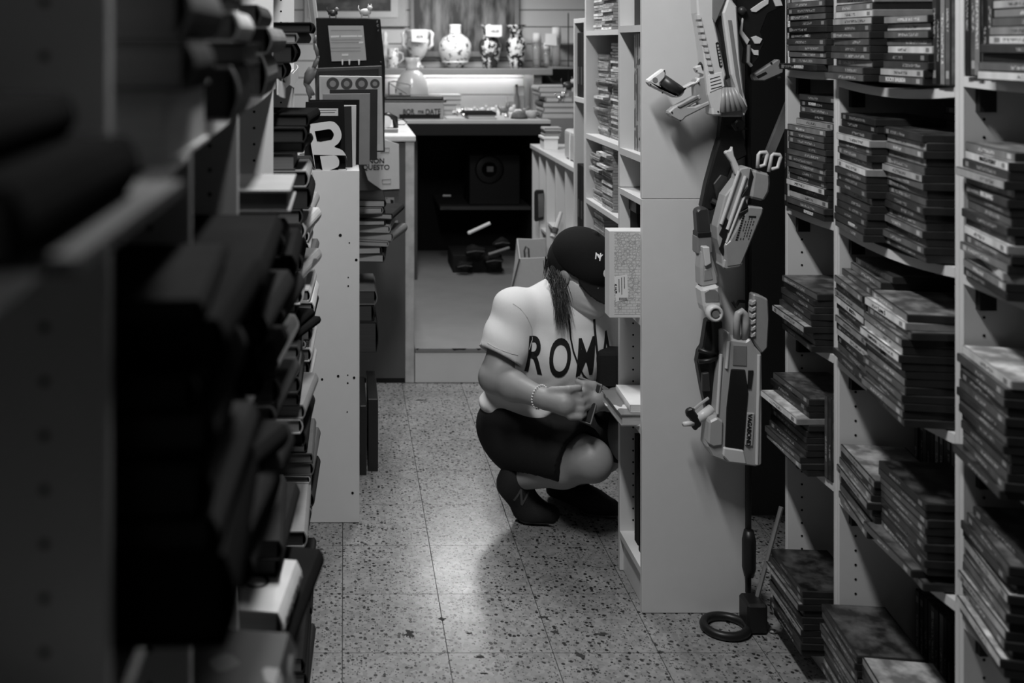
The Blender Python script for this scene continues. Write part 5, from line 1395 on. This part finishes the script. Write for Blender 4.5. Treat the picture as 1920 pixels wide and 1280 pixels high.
# ================================================================== SIDE COUNTER WITH THE SIGN
COUNTER = plain('counter_grey', .085, .55, .3, .08, 8)
sc2 = thing('side_counter', 'worn grey counter end with white edge post and white top', 'counter', (.2, 4.24, 0))
part('end_panel', MB().box(.06, .262, 4.236, 5.1, .02, 1.03), COUNTER, sc2, .001)
part('kick_strip', MB().box(.06, .262, 4.236, 5.1, .0006, .0198), BLACKM, sc2)
part('edge_post', MB().box(.2625, .302, 4.232, 5.1, .0006, 1.035), plain('worn_white', .42, .7, .2, .45, 16), sc2, .003)
part('counter_top', MB().box(.055, .308, 4.225, 5.15, 1.0355, 1.062), plain('counter_white', .62, .5, .3, .08), sc2, .006, 2)
sg = thing('paper_sign', 'white card sign with printed words fixed to the side counter', 'sign', tuple(P(722, 355, 4.22)))
part('card', MB().px([(676, 292), (700, 290), (704, 283), (713, 262), (722, 262), (748, 270), (749, 354), (716, 356), (700, 345), (690, 338)], 4.222, .003), plain('sign_card', .52, .6, .2, .05), sg, .0006)
for a, b in ((714, 277), (717, 336)):
    hd_ = MB(); hd_.tube([P(x, y, 4.2215) for x, y in ((a, b), (a+16, b-.5), (a+16, b+8), (a, b+8.5), (a, b))], .0018, 5)
    part('card_slot', hd_, GREY, sg)
lettering('I NON', .030, INK, sg, P(702, 302, 4.2215) - Vector(sg.location), (1, 0, 0), (0, 0, 1), depth=.0003, bold=.0005)
lettering('QUESTO', .030, INK, sg, P(705, 314, 4.2215) - Vector(sg.location), (1, 0, 0), (0, 0, 1), depth=.0003, bold=.0005)
for (pts, m1, lb) in (([(716, 370), (739, 370), (738, 408), (714, 408)], JACKET, 'small portrait print stuck to the side counter'), ([(713, 416), (746, 413), (746, 436), (730, 442), (714, 436)], JACKET, 'torn black and white picture stuck to the side counter')):
    r_ = thing('stuck_print', lb, 'print', tuple(P(pts[0][0], pts[2][1], 4.23))); part('print', MB().px(pts, 4.2345, .001), m1, r_, tone=.3)
    part('dark_shape', MB().px([(pts[0][0]+16, pts[0][1]+4), (pts[1][0]-1, pts[1][1]+5), (pts[1][0]-1, pts[2][1]-4), (pts[0][0]+18, pts[2][1]-6)], 4.2338, .0006), BLACKM, r_)
td = thing('tape_dispenser', 'black tape dispenser with a loop on the side counter top', 'dispenser', tuple(P(733, 250, 4.5)))
bz = 1.0625; bxx = P(733, 240, 4.4).x
part('base', MB().box(bxx-.05, bxx+.03, 4.36, 4.44, bz, bz+.018), GM, td, .003)
part('arm', MB().tube([(bxx-.04, 4.4, bz+.07), (bxx-.01, 4.4, bz+.075), (bxx+.018, 4.4, bz+.06), (bxx+.022, 4.4, bz+.018)], [.012, .015, .014, .012], 10), BLACK, td, smooth=True)
part('roll', MB().lathe([(.028, 4.385), (.028, 4.415)], (bxx-.025, 0, bz+.046), 18, 'y'), PAPER, td)
part('loop', MB().tube([(bxx+.02, 4.4, bz+.05), (bxx+.05, 4.4, bz+.055), (bxx+.072, 4.4, bz+.045), (bxx+.06, 4.4, bz+.032), (bxx+.024, 4.4, bz+.032)], .0022, 6), BLACK, td)

# ================================================================== COUNTER, SHELF AND WALL BEHIND IT
DT = 1.04
ct = thing('back_counter', 'wide counter with a pale top and dark hollow underneath', 'counter', (.75, 5.4, .15))
part('counter_top', MB().box(.33, 1.125, 5.36, 6.25, DT-.022, DT), plain('desk_top', .40, .5, .3, .1, 14), ct, .003)
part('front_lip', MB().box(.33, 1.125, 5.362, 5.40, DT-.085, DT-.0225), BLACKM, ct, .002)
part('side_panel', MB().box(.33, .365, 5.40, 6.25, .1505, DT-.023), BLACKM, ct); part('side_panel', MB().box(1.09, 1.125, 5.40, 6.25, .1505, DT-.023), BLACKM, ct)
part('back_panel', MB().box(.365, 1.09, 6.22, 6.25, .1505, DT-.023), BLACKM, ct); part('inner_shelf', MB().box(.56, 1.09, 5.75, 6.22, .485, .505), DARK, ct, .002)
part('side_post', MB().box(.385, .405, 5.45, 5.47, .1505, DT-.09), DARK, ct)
# things in the hollow
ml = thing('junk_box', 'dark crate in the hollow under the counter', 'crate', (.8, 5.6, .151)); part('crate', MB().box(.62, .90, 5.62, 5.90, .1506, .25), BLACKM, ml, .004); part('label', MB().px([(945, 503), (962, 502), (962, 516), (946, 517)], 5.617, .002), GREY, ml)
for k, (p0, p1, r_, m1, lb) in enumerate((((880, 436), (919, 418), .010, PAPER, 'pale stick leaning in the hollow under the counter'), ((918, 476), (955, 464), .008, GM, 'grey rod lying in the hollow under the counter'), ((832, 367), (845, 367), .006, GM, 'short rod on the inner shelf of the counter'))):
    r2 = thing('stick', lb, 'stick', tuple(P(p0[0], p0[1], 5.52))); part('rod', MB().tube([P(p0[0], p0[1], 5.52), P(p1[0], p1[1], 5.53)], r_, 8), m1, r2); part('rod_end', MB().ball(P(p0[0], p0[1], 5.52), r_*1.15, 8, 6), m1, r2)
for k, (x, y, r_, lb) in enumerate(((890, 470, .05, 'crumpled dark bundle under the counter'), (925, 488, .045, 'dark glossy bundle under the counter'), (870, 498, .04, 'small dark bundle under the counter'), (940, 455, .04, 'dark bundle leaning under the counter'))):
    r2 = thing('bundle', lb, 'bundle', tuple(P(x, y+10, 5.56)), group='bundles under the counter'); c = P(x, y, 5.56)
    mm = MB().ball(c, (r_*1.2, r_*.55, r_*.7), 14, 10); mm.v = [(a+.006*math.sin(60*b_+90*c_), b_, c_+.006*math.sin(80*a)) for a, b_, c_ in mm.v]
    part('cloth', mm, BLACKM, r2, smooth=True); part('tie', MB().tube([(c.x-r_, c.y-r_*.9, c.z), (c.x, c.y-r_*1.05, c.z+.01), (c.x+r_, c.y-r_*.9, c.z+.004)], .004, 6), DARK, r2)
spk = thing('loudspeaker', 'dark loudspeaker with a round cone under the counter', 'speaker', tuple(P(920, 385, 5.8)))
part('cabinet', MB().px([(880, 290), (975, 290), (975, 384), (880, 384)], 5.80, .3), plain('speaker_black', .014, .6, .3), spk, .004)
cc_ = P(918, 318, 5.79); part('cone', MB().lathe([(.085, 5.797), (.075, 5.793), (.03, 5.799)], (cc_.x, 0, cc_.z), 20, 'y'), GB, spk, smooth=True); part('badge', MB().px([(913, 312), (925, 312), (925, 322), (913, 322)], 5.788, .003), GM, spk)
# tote bag standing on the platform
tb = thing('tote_bag', 'pale canvas tote bag with dark seams standing behind the person', 'bag', tuple(P(990, 560, 4.7)))
ty = 4.72
BAGM = plain('canvas', .40, .85, .15, .06, 60, .2)
def rp(px, py, Y): return P(px, py, Y)
bo = [rp(950, 566, ty), rp(1060, 566, ty), rp(1052, 480, ty), rp(975, 484, ty)]
part('front_panel', MB().prism([rp(951, 578, ty), rp(1030, 578, ty), rp(1028, 482, ty), rp(974, 484, ty)], (0, .006, 0)), BAGM, tb, .002)
part('back_panel', MB().prism([rp(958, 575, ty+.12), rp(1026, 575, ty+.12), rp(1024, 446, ty+.12), rp(1000, 448, ty+.12), rp(969, 447, ty+.12)], (0, .006, 0)), BAGM, tb, .002)
part('side_panel', MB().hexa([tuple(rp(951, 578, ty+.006)), tuple(rp(953, 578, ty+.006)), tuple(rp(960, 575, ty+.12)), tuple(rp(958, 575, ty+.12)), tuple(rp(974, 484, ty+.006)), tuple(rp(976, 484, ty+.006)), tuple(rp(971, 448, ty+.12)), tuple(rp(969, 448, ty+.12))]), BAGM, tb)
part('seam', MB().tube([rp(955, 560, ty-.003), rp(965, 520, ty-.003), rp(974, 485, ty-.003)], .0035, 6), DARK, tb)
part('handle', MB().tube([rp(984, 482, ty+.06), rp(983, 470, ty+.06), rp(986, 462, ty+.06), rp(991, 466, ty+.06), rp(992, 484, ty+.06)], .0045, 6), DARK, tb)
part('bag_base', MB().box(rp(951, 578, ty).x, rp(1028, 578, ty).x, ty, ty+.126, .1503, .165), BAGM, tb)
# rolled stick and tray in the cubby, things on it
r2 = thing('paper_roll', 'pale paper roll poking out of the cubby shelf', 'roll', tuple(P(1036, 440, 4.6))); part('roll', MB().tube([P(1036, 445, 4.50), P(1052, 398, 4.56)], [.014, .008], 10), LIGHT, r2); part('band', MB().tube([P(1039, 437, 4.50), P(1042, 428, 4.51)], .0145, 10), DARK, r2)
r2 = thing('tray', 'black patterned tray standing in the end of the cubby shelf', 'tray', tuple(P(1010, 415, 5.2))); part('tray', MB().px([(1002, 360), (1005, 356), (1020, 356), (1020, 412), (1004, 416), (1002, 412)], 5.03, .012), BLACK, r2, .004); part('inlay', MB().px([(1009, 364), (1019, 362), (1019, 406), (1010, 408)], 5.028, .002), JACKET, r2, tone=.12)
r2 = thing('white_box', 'white box with a lid standing on the cubby shelf', 'box', tuple(P(1030, 283, 5.0))); c = P(1030, 283, 5.0)
part('box', MB().box(c.x-.035, c.x+.035, 4.96, 5.06, .9223, .975), PAPER, r2, .001); part('lid', MB().box(c.x-.042, c.x+.040, 4.955, 5.065, .9755, .988), PAPER, r2, .002)
r2 = thing('paper_wad', 'bulky paper parcel on the cubby shelf by the slim bookcase', 'parcel', (1.1, 4.5, .923)); mm = MB().box(1.03, 1.2, 4.36, 4.62, .9225, 1.06); part('parcel', mm, LIGHT, r2, .02, 3); part('string', MB().tube([(1.028, 4.49, .925), (1.027, 4.49, 1.0), (1.03, 4.49, 1.05)], .003, 6), PAPER, r2)
zz = .989
for k, (w_, t_, tone) in enumerate(((.06, .014, .3), (.055, .012, .05), (.065, .016, .4))):
    book('%s small book, %s up on the white box of the cubby shelf' % (shade_word(tone), ['first', 'second', 'third'][k]), (c.x-.03, 4.965, zz), w_+.02, .09, t_, 0, tone, .4, True, COVER, -1, 'small books on the cubby shelf'); zz += t_ + .0003

# wall shelf with glow below
WS = 1.285; ws = thing('wall_shelf', 'grey wall shelf with a light under it and a side support', 'shelf', (.8, 6.85, WS))
part('shelf_board', MB().box(.27, 1.40, 6.62, 7.04, WS-.042, WS), GREY, ws, .002)
part('side_support', MB().box(1.28, 1.335, 6.66, 7.04, 1.0, WS-.0425), GREY, ws, .002)
tube_m, nt_, b_n = nodes('lamp_tube'); b_n.inputs['Emission Color'].default_value = (1, 1, 1, 1); b_n.inputs['Emission Strength'].default_value = 30.0
part('lamp_tube', MB().tube([(.32, 6.975, WS-.0470), (1.26, 6.975, WS-.0470)], .0042, 10), tube_m, ws, label='glowing lamp tube under the shelf')
bkc = thing('rear_cabinet', 'white cabinet standing under the wall shelf', 'cabinet', (.8, 6.85, .15))
part('body', MB().box(.20, 1.325, 6.60, 7.04, .1505, .97), WHITE, bkc, .003); part('cabinet_top', MB().box(.19, 1.327, 6.58, 7.04, .9705, .999), WHITE, bkc, .002)
for k in range(3): part('door', MB().box(.21+.37*k, .57+.37*k, 6.585, 6.5995, .17, .95), WHITE, bkc, .002)
# vases
CER = plain('ceramic_white', .72, .16, .5, .05, 20)
def deco(name, g_, scale, thr=.52):
    m, nt, b = nodes(name); tc = N(nt, 'TexCoord')
    f1 = noise(nt, tc.outputs['Object'], scale, 5, .7)
    k = val(nt, 'GREATER_THAN', f1, thr)
    nt.links.new(mixf(nt, k, .68, g_), b.inputs['Base Color']); b.inputs['Roughness'].default_value = .14
    return m
DECO1 = deco('ceramic_scene', .10, 28, .56); DECO2 = deco('ceramic_dark', .03, 22, .46); DECO3 = deco('ceramic_leaf', .02, 24, .50)
def vase(label, px, Yv, zb, prof, m_body, neck=None, group='vases on the wall shelf', bands=(), foot=True):
    """prof: list of (radius m, height m)"""
    x = (px-VX)*Yv/F_PX; r_ = thing('vase', label, 'vase', (x, Yv, zb), group=group)
    n = len(prof)
    part('body', MB().lathe([(r, zb+z) for r, z in prof], (x, Yv, 0), 32), m_body, r_, smooth=True)
    if neck: part('neck', MB().lathe([(r, zb+z) for r, z in neck], (x, Yv, 0), 28), neck_m[0], r_, smooth=True)
    for (r, z0, z1) in bands: part('band', MB().lathe([(r, zb+z0), (r, zb+z1)], (x, Yv, 0), 28), CER, r_, smooth=True)
    return r_
neck_m = [CER]; k_ = 6.8/F_PX; zs = WS+.0005
v = vase('round white bottle vase with a painted scene on the wall shelf', 853.5, 6.80, zs, [(.052, 0), (.058, .012), (.085, .04), (.108, .085), (.116, .13), (.108, .17), (.088, .205), (.058, .226), (.046, .235)], DECO1, [(.046, .236), (.040, .245), (.040, .285), (.042, .30), (.036, .30)], bands=[(.0925, .038, .048)])
neck_m[0] = DECO3
v = vase('patterned vase with a flared rim and price tag on the wall shelf', 919, 6.78, zs, [(.048, 0), (.052, .03), (.060, .06), (.072, .11), (.078, .15), (.070, .185), (.050, .21)], DECO2, [(.050, .2105), (.046, .23), (.046, .262), (.060, .285), (.078, .298), (.072, .298)])
tg = part('price_tag', MB().px([(911, 47), (941, 47), (941, 68), (935, 69.5), (911, 68)], 6.69, .002), PAPER, v, .0005); lettering('162.25', .022, INK, v, P(927.5, 58.5, 6.688) - Vector(v.location), (1, 0, 0), (0, 0, 1), depth=.0003, bold=.0004)
v = vase('vase with a flared rim and dark leaf pattern at the shelf end', 968, 6.78, zs, [(.045, 0), (.050, .03), (.056, .06), (.066, .11), (.072, .15), (.066, .185), (.046, .21)], DECO3, [(.046, .2105), (.040, .24), (.042, .262), (.055, .282), (.070, .296), (.064, .296)])
neck_m[0] = CER
v = vase('footed urn with scrolled handles and price tag on the wall shelf', 783, 6.80, zs, [(.050, 0), (.052, .01), (.026, .022), (.018, .05), (.030, .062), (.055, .09), (.074, .14), (.080, .19), (.076, .20)], DECO1, [(.076, .2005), (.072, .215), (.084, .25), (.088, .262), (.078, .262)])
xv = (783-VX)*6.8/F_PX
for s in (-1, 1):
    part('scroll_handle', MB().tube([(xv+s*.075, 6.8, zs+.13), (xv+s*.10, 6.8, zs+.16), (xv+s*.098, 6.8, zs+.20), (xv+s*.102, 6.8, zs+.235), (xv+s*.085, 6.8, zs+.258)], [.009, .013, .010, .014, .008], 8), CER, v, smooth=True)
part('price_tag', MB().px([(771, 55), (800, 55), (801, 80), (772, 78)], 6.69, .002), PAPER, v, .0005); lettering('42.90', .020, INK, v, P(787, 69, 6.688) - Vector(v.location), (1, 0, 0), (0, 0, 1), depth=.0003, bold=.0004)
v = vase('decorated mug with a handle beside the urn', 737, 6.80, zs, [(.036, 0), (.038, .005), (.038, .135), (.034, .137)], DECO1)
xm = (737-VX)*6.8/F_PX; part('handle', MB().tube([(xm+.036, 6.8, zs+.11), (xm+.066, 6.8, zs+.10), (xm+.07, 6.8, zs+.06), (xm+.036, 6.8, zs+.03)], .006, 8), CER, v, smooth=True)
xs_ = P(724, 60, 6.9).x
v = vase('slim beaded candlestick at the near end of the wall shelf', 722, 6.9, zs, [(.03, 0), (.018, .02), (.014, .05), (.022, .06), (.014, .08), (.014, .15), (.024, .17), (.012, .19), (.02, .23), (.008, .255)], CER)
# big white bottle vase on the counter
neck_m[0] = CER
v = vase('large plain white bottle vase on the back counter', 772, 5.95, DT+.0005, [(.055, 0), (.072, .015), (.094, .08), (.099, .14), (.090, .19), (.062, .235), (.038, .255)], plain('ceramic_cream', .60, .2, .5, .06, 12), [(.038, .2555), (.033, .275), (.035, .30), (.046, .33), (.040, .33)], group='vases on the counter')
# glassware at the right of the shelf
GLASS, gnt, gb = nodes('clear_glass'); gb.inputs['Transmission Weight'].default_value = .85; gb.inputs['Roughness'].default_value = .05; gb.inputs['Base Color'].default_value = (.9, .9, .9, 1); gb.inputs['IOR'].default_value = 1.3
gl = thing('glass_shelf', 'glass display shelf with black edge strips beside the wall', 'shelf', (1.45, 6.85, 1.285))
part('support', MB().box(1.33, 1.75, 6.62, 7.04, .1505, 1.18), GREY, gl, .002)
part('glass_board', MB().box(1.405, 1.75, 6.64, 7.04, 1.2845, 1.2965), GREY, gl)
part('glass_board', MB().box(1.50, 1.75, 6.66, 7.04, 1.448, 1.452), GREY, gl)
part('upright', MB().box(1.512, 1.518, 6.66, 6.67, 1.18, 1.66), BLACK, gl); part('upright', MB().box(1.70, 1.706, 6.66, 6.67, 1.18, 1.66), BLACK, gl)
part('inner_wall', MB().box(1.405, 1.75, 7.0, 7.04, 1.18, 1.284), GREY, gl)
for k, (px, h_, r1, lb) in enumerate(((1006, .17, .034, 'tall clear glass tumbler on the glass shelf'), (1043, .20, .034, 'clear glass vase with pale shade on the glass shelf'), (1025, .12, .026, 'short clear glass on the glass shelf'))):
    x = (px-VX)*6.82/F_PX; zb = 1.297
    r2 = thing('glass_vase', lb, 'glass', (x, 6.82, zb), group='glassware on the glass shelf')
    part('body', MB().lathe([(r1*.8, zb), (r1*.85, zb+h_*.5), (r1, zb+h_), (r1*.92, zb+h_), (r1*.78, zb+h_*.5), (r1*.7, zb+.008)], (x, 6.82, 0), 20), GLASS, r2, smooth=True)
    part('pale_shade', MB().lathe([(r1*1.0, zb+h_*.98), (r1*.82, zb+h_*1.35), (r1*.8, zb+h_*1.35), (r1*.96, zb+h_*.98)], (x, 6.82, 0), 20), PAPER, r2, smooth=True)
pcd = part('price_card', MB().px([(1023, 63), (1043, 63), (1044, 86), (1022, 84)], 6.655, .002), PAPER, gl); part('card_edge', MB().px([(1021, 84), (1044, 86), (1044, 87.5), (1021, 86)], 6.654, .003), DARK, pcd)
for k, (x, y, h_, lb) in enumerate(((1066, 150, .08, 'dark pitcher figurine on the book pile'), (1050, 168, .05, 'glittering ornament on the book pile'))):
    figurine(lb, x, y+22, 5.45, h_, GD if k == 0 else CHROME, 0, GW)
# wall pictures
pc = thing('picture', 'picture in a wide white frame hanging above the display board', 'picture', tuple(P(665, 45, 6.98)))
part('frame', MB().px([(570, -110), (760, -110), (762, 50), (570, 50)], 7.005, .03), LIGHT, pc, .003); part('mount', MB().px([(578, -100), (746, -100), (746, 33), (578, 33)], 6.998, .008), GW, pc, .001)
part('painting', MB().px([(588, -90), (733, -90), (733, 21), (588, 21)], 6.996, .003), painting('painting_dark', .03, .16, 5, (1, 1, 1.5)), pc)
pc = thing('picture', 'large dark painting standing on the wall shelf behind the vases', 'picture', tuple(P(875, 95, 7.0)))
part('canvas', MB().px([(775, -140), (966, -140), (965, 96), (777, 96)], 7.0, .02), painting('painting_tall', .02, .24, 6, (2.2, 1, .45)), pc, .002)
part('frame_strip', MB().px([(966, -140), (974, -140), (973, 96), (965, 96)], 6.99, .03), GREY, pc); part('frame_strip', MB().px([(768, -140), (775, -140), (777, 96), (770, 96)], 6.99, .03), GREY, pc); part('frame_strip', MB().px([(770, 96), (973, 96), (973, 106), (770, 106)], 6.99, .03), GREY, pc)
# pile of things on the counter top
zz = DT+.0005
def flat_book(label, px0, px1, Yn, z, t, d, tone, page=.5, yaw=0, m=COVER):
    x0 = (px0-VX)*Yn/F_PX; x1 = (px1-VX)*Yn/F_PX
    return book(label, (x1, Yn, z), x1-x0, d, t, yaw, tone, page, False, m, 1, 'books on the back counter')
flat_book('cardboard carton with handwritten words on the counter', 716, 834, 5.45, zz, .085, .25, .40, .4, 0) if 0 else None
cb = thing('carton', 'cardboard carton with a handwritten date on the back counter', 'carton', tuple(P(775, 225, 5.45)))
x0, x1 = P(718, 0, 5.45).x, P(832, 0, 5.45).x
part('carton', MB().box(x0, x1, 5.45, 5.70, zz, zz+.088), plain('cardboard', .30, .75, .2, .15, 14), cb, .003); part('painted_shadow', MB().box(x0+.09, x1-.02, 5.449, 5.4505, zz, zz+.024), BLACKM, cb)  # black strip along the carton's lower front paints in the shade there
lettering('BOR', .040, INK, cb, P(766, 210, 5.4485) - Vector(cb.location), (1, 0, .03), (0, 0, 1), depth=.0003, bold=.0008, xs=.8); lettering('ma', .034, INK, cb, P(789, 209, 5.4485) - Vector(cb.location), (1, 0, .03), (0, 0, 1), depth=.0003, bold=.0006, xs=.8); lettering('DATE', .042, INK, cb, P(812, 210, 5.4485) - Vector(cb.location), (1, 0, .03), (0, 0, 1), depth=.0003, bold=.0008, xs=.8)
for k, (a, b, lb) in enumerate(((718, 837, 'flat black folder on the cardboard carton'), (722, 832, 'second black folder on the cardboard carton'))):
    r2 = thing('folder', lb, 'folder', tuple(P((a+b)/2, 200, 5.46)), group='black folders on the carton'); zf = zz+.0885+k*.0165
    part('cover', MB().box(P(a, 0, 5.46).x, P(b, 0, 5.46).x, 5.455+.01*k, 5.70, zf, zf+.016), BLACK, r2, .004); part('page_block', MB().box(P(a+2, 0, 5.46).x, P(b-3, 0, 5.46).x, 5.453+.01*k, 5.456+.01*k, zf+.006, zf+.010), GREY, r2)
wbk = thing('wire_basket', 'wire letter basket with patterned cards on the black folders', 'basket', tuple(P(748, 190, 5.56))); zf = zz+.0885+.0335
xa, xb = P(729, 0, 5.56).x, P(769, 0, 5.56).x
for yq in (5.52, 5.60):
    wr = MB(); wr.tube([(xa, yq, zf+.002), (xa, yq, zf+.075), (xa+.03, yq, zf+.08), (xb, yq, zf+.06), (xb, yq, zf+.002), (xa, yq, zf+.002)], .0022, 5); wr.tube([(xa, yq, zf+.07), (xb-.02, yq, zf+.01)], .0018, 5); part('wire_side', wr, BLACK, wbk)
part('wire_floor', MB().box(xa, xb, 5.52, 5.60, zf+.0005, zf+.0025), BLACK, wbk); part('card', MB().box(xa+.035, xb-.004, 5.555, 5.56, zf+.004, zf+.05), JACKET, wbk, tone=.4)
flat_book('pale hardback lying on top beside the vase on the counter', 812, 866, 5.75, zz+.0265+.0305+.0305, .026, .2, .45)
flat_book('dark thin book under the pale hardback on the counter', 815, 864, 5.75, zz+.0265+.0305, .030, .2, .12)
flat_book('grey book low in the pile beside the vase', 818, 856, 5.75, zz+.0262, .0305, .2, .25)
flat_book('pale book at the bottom of the pile beside the vase', 815, 850, 5.75, zz, .026, .2, .40)
flat_book('black-topped book on the counter front edge', 876, 932, 5.42, zz+.0205, .014, .2, .02, .05)
flat_book('pale thick book at the counter front edge', 878, 930, 5.42, zz, .020, .2, .36)
flat_book('open pale brochure at the counter front edge', 838, 872, 5.40, zz, .006, .12, .5)
for k, (px, t_, tone, dx) in enumerate(((1016, .034, .2, 60), (1020, .028, .35, 58), (1018, .030, .10, 60), (1024, .028, .35, 50), (1013, .026, .30, 55), (1011, .030, .35, 66))):
    flat_book('%s book, %s up in the pile at the counter end' % (shade_word(tone), ['first', 'second', 'third', 'fourth', 'fifth', 'sixth'][k]), px, px+dx, 5.45, zz + sum((.034, .028, .030, .028, .026, .030)[:k]) + .0004*k, t_, .2, tone, .45)
for k, (px, Yq, h_, m1, lb) in enumerate(((862, 5.62, .05, CHROME, 'silver ornament by the book pile on the counter'), (884, 5.70, .055, CER, 'white ornament behind the black-topped book'), (905, 5.75, .06, GW, 'white reclining ornament on the counter'), (925, 5.80, .055, CER, 'small white animal ornament on the counter'),
                                      (945, 5.72, .07, GM, 'grey scroll ornament on the counter'), (958, 5.85, .055, CER, 'round white ornament on the counter'), (950, 5.46, .03, CHROME, 'bright low ornament at the counter edge'), (985, 5.8, .05, GM, 'small grey ornament near the counter end'), (870, 5.5, .035, CHROME, 'shiny low ornament near the brochure'))):
    figurine(lb, px, 80 + (CAM_Z-zz)*F_PX/Yq, Yq, h_, m1)
r2 = thing('woven_dome', 'dark woven dome ornament at the counter edge', 'ornament', (P(975, 0, 5.44).x, 5.44, zz)); dm = MB().lathe([(.045, zz), (.044, zz+.015), (.034, zz+.032), (.015, zz+.042), (.002, zz+.044)], (P(975, 0, 5.44).x, 5.47, 0), 18); part('dome', dm, plain('woven', .12, .6, .3, .8, 160), r2, smooth=True); part('rim', MB().lathe([(.048, zz), (.048, zz+.006)], (P(975, 0, 5.44).x, 5.47, 0), 18), GD, r2)
r2 = thing('mug', 'pale mug with a dark handle near the counter end', 'mug', (P(996, 0, 5.5).x, 5.5, zz)); part('cup', MB().lathe([(.028, zz), (.032, zz+.04), (.030, zz+.04)], (P(996, 0, 5.5).x, 5.5, 0), 16), LIGHT, r2, smooth=True); part('handle', MB().tube([(P(996, 0, 5.5).x+.03, 5.49, zz+.032), (P(996, 0, 5.5).x+.05, 5.48, zz+.024), (P(996, 0, 5.5).x+.028, 5.49, zz+.008)], .004, 6), GD, r2)
# bottles and small cartons on the rear cabinet
for k, (px, h_, w_, lb) in enumerate(((968, .15, .018, 'dark slim bottle on the rear cabinet'), (977, .16, .06, 'pale carton on the rear cabinet by the support'), (960, .09, .04, 'pale small carton beside the dark bottle'))):
    x = P(px, 0, 6.75).x; r2 = thing('bottle' if k == 0 else 'small_carton', lb, 'bottle' if k == 0 else 'carton', (x, 6.75, 1.0))
    if k == 0: part('glass', MB().lathe([(.018, .9995), (.018, 1.09), (.007, 1.12), (.007, 1.16)], (x, 6.74, 0), 12), GM, r2, smooth=True); part('cap', MB().lathe([(.009, 1.1605), (.009, 1.175)], (x, 6.74, 0), 10), GB, r2)
    else: part('carton', MB().box(x-w_/2, x+w_/2, 6.80, 6.86, .9995, 1.0+h_), LIGHT, r2, .002); part('flap', MB().box(x-w_/2, x+w_/2, 6.799, 6.8, 1.0+h_*.6, 1.0+h_), PAPER, r2)
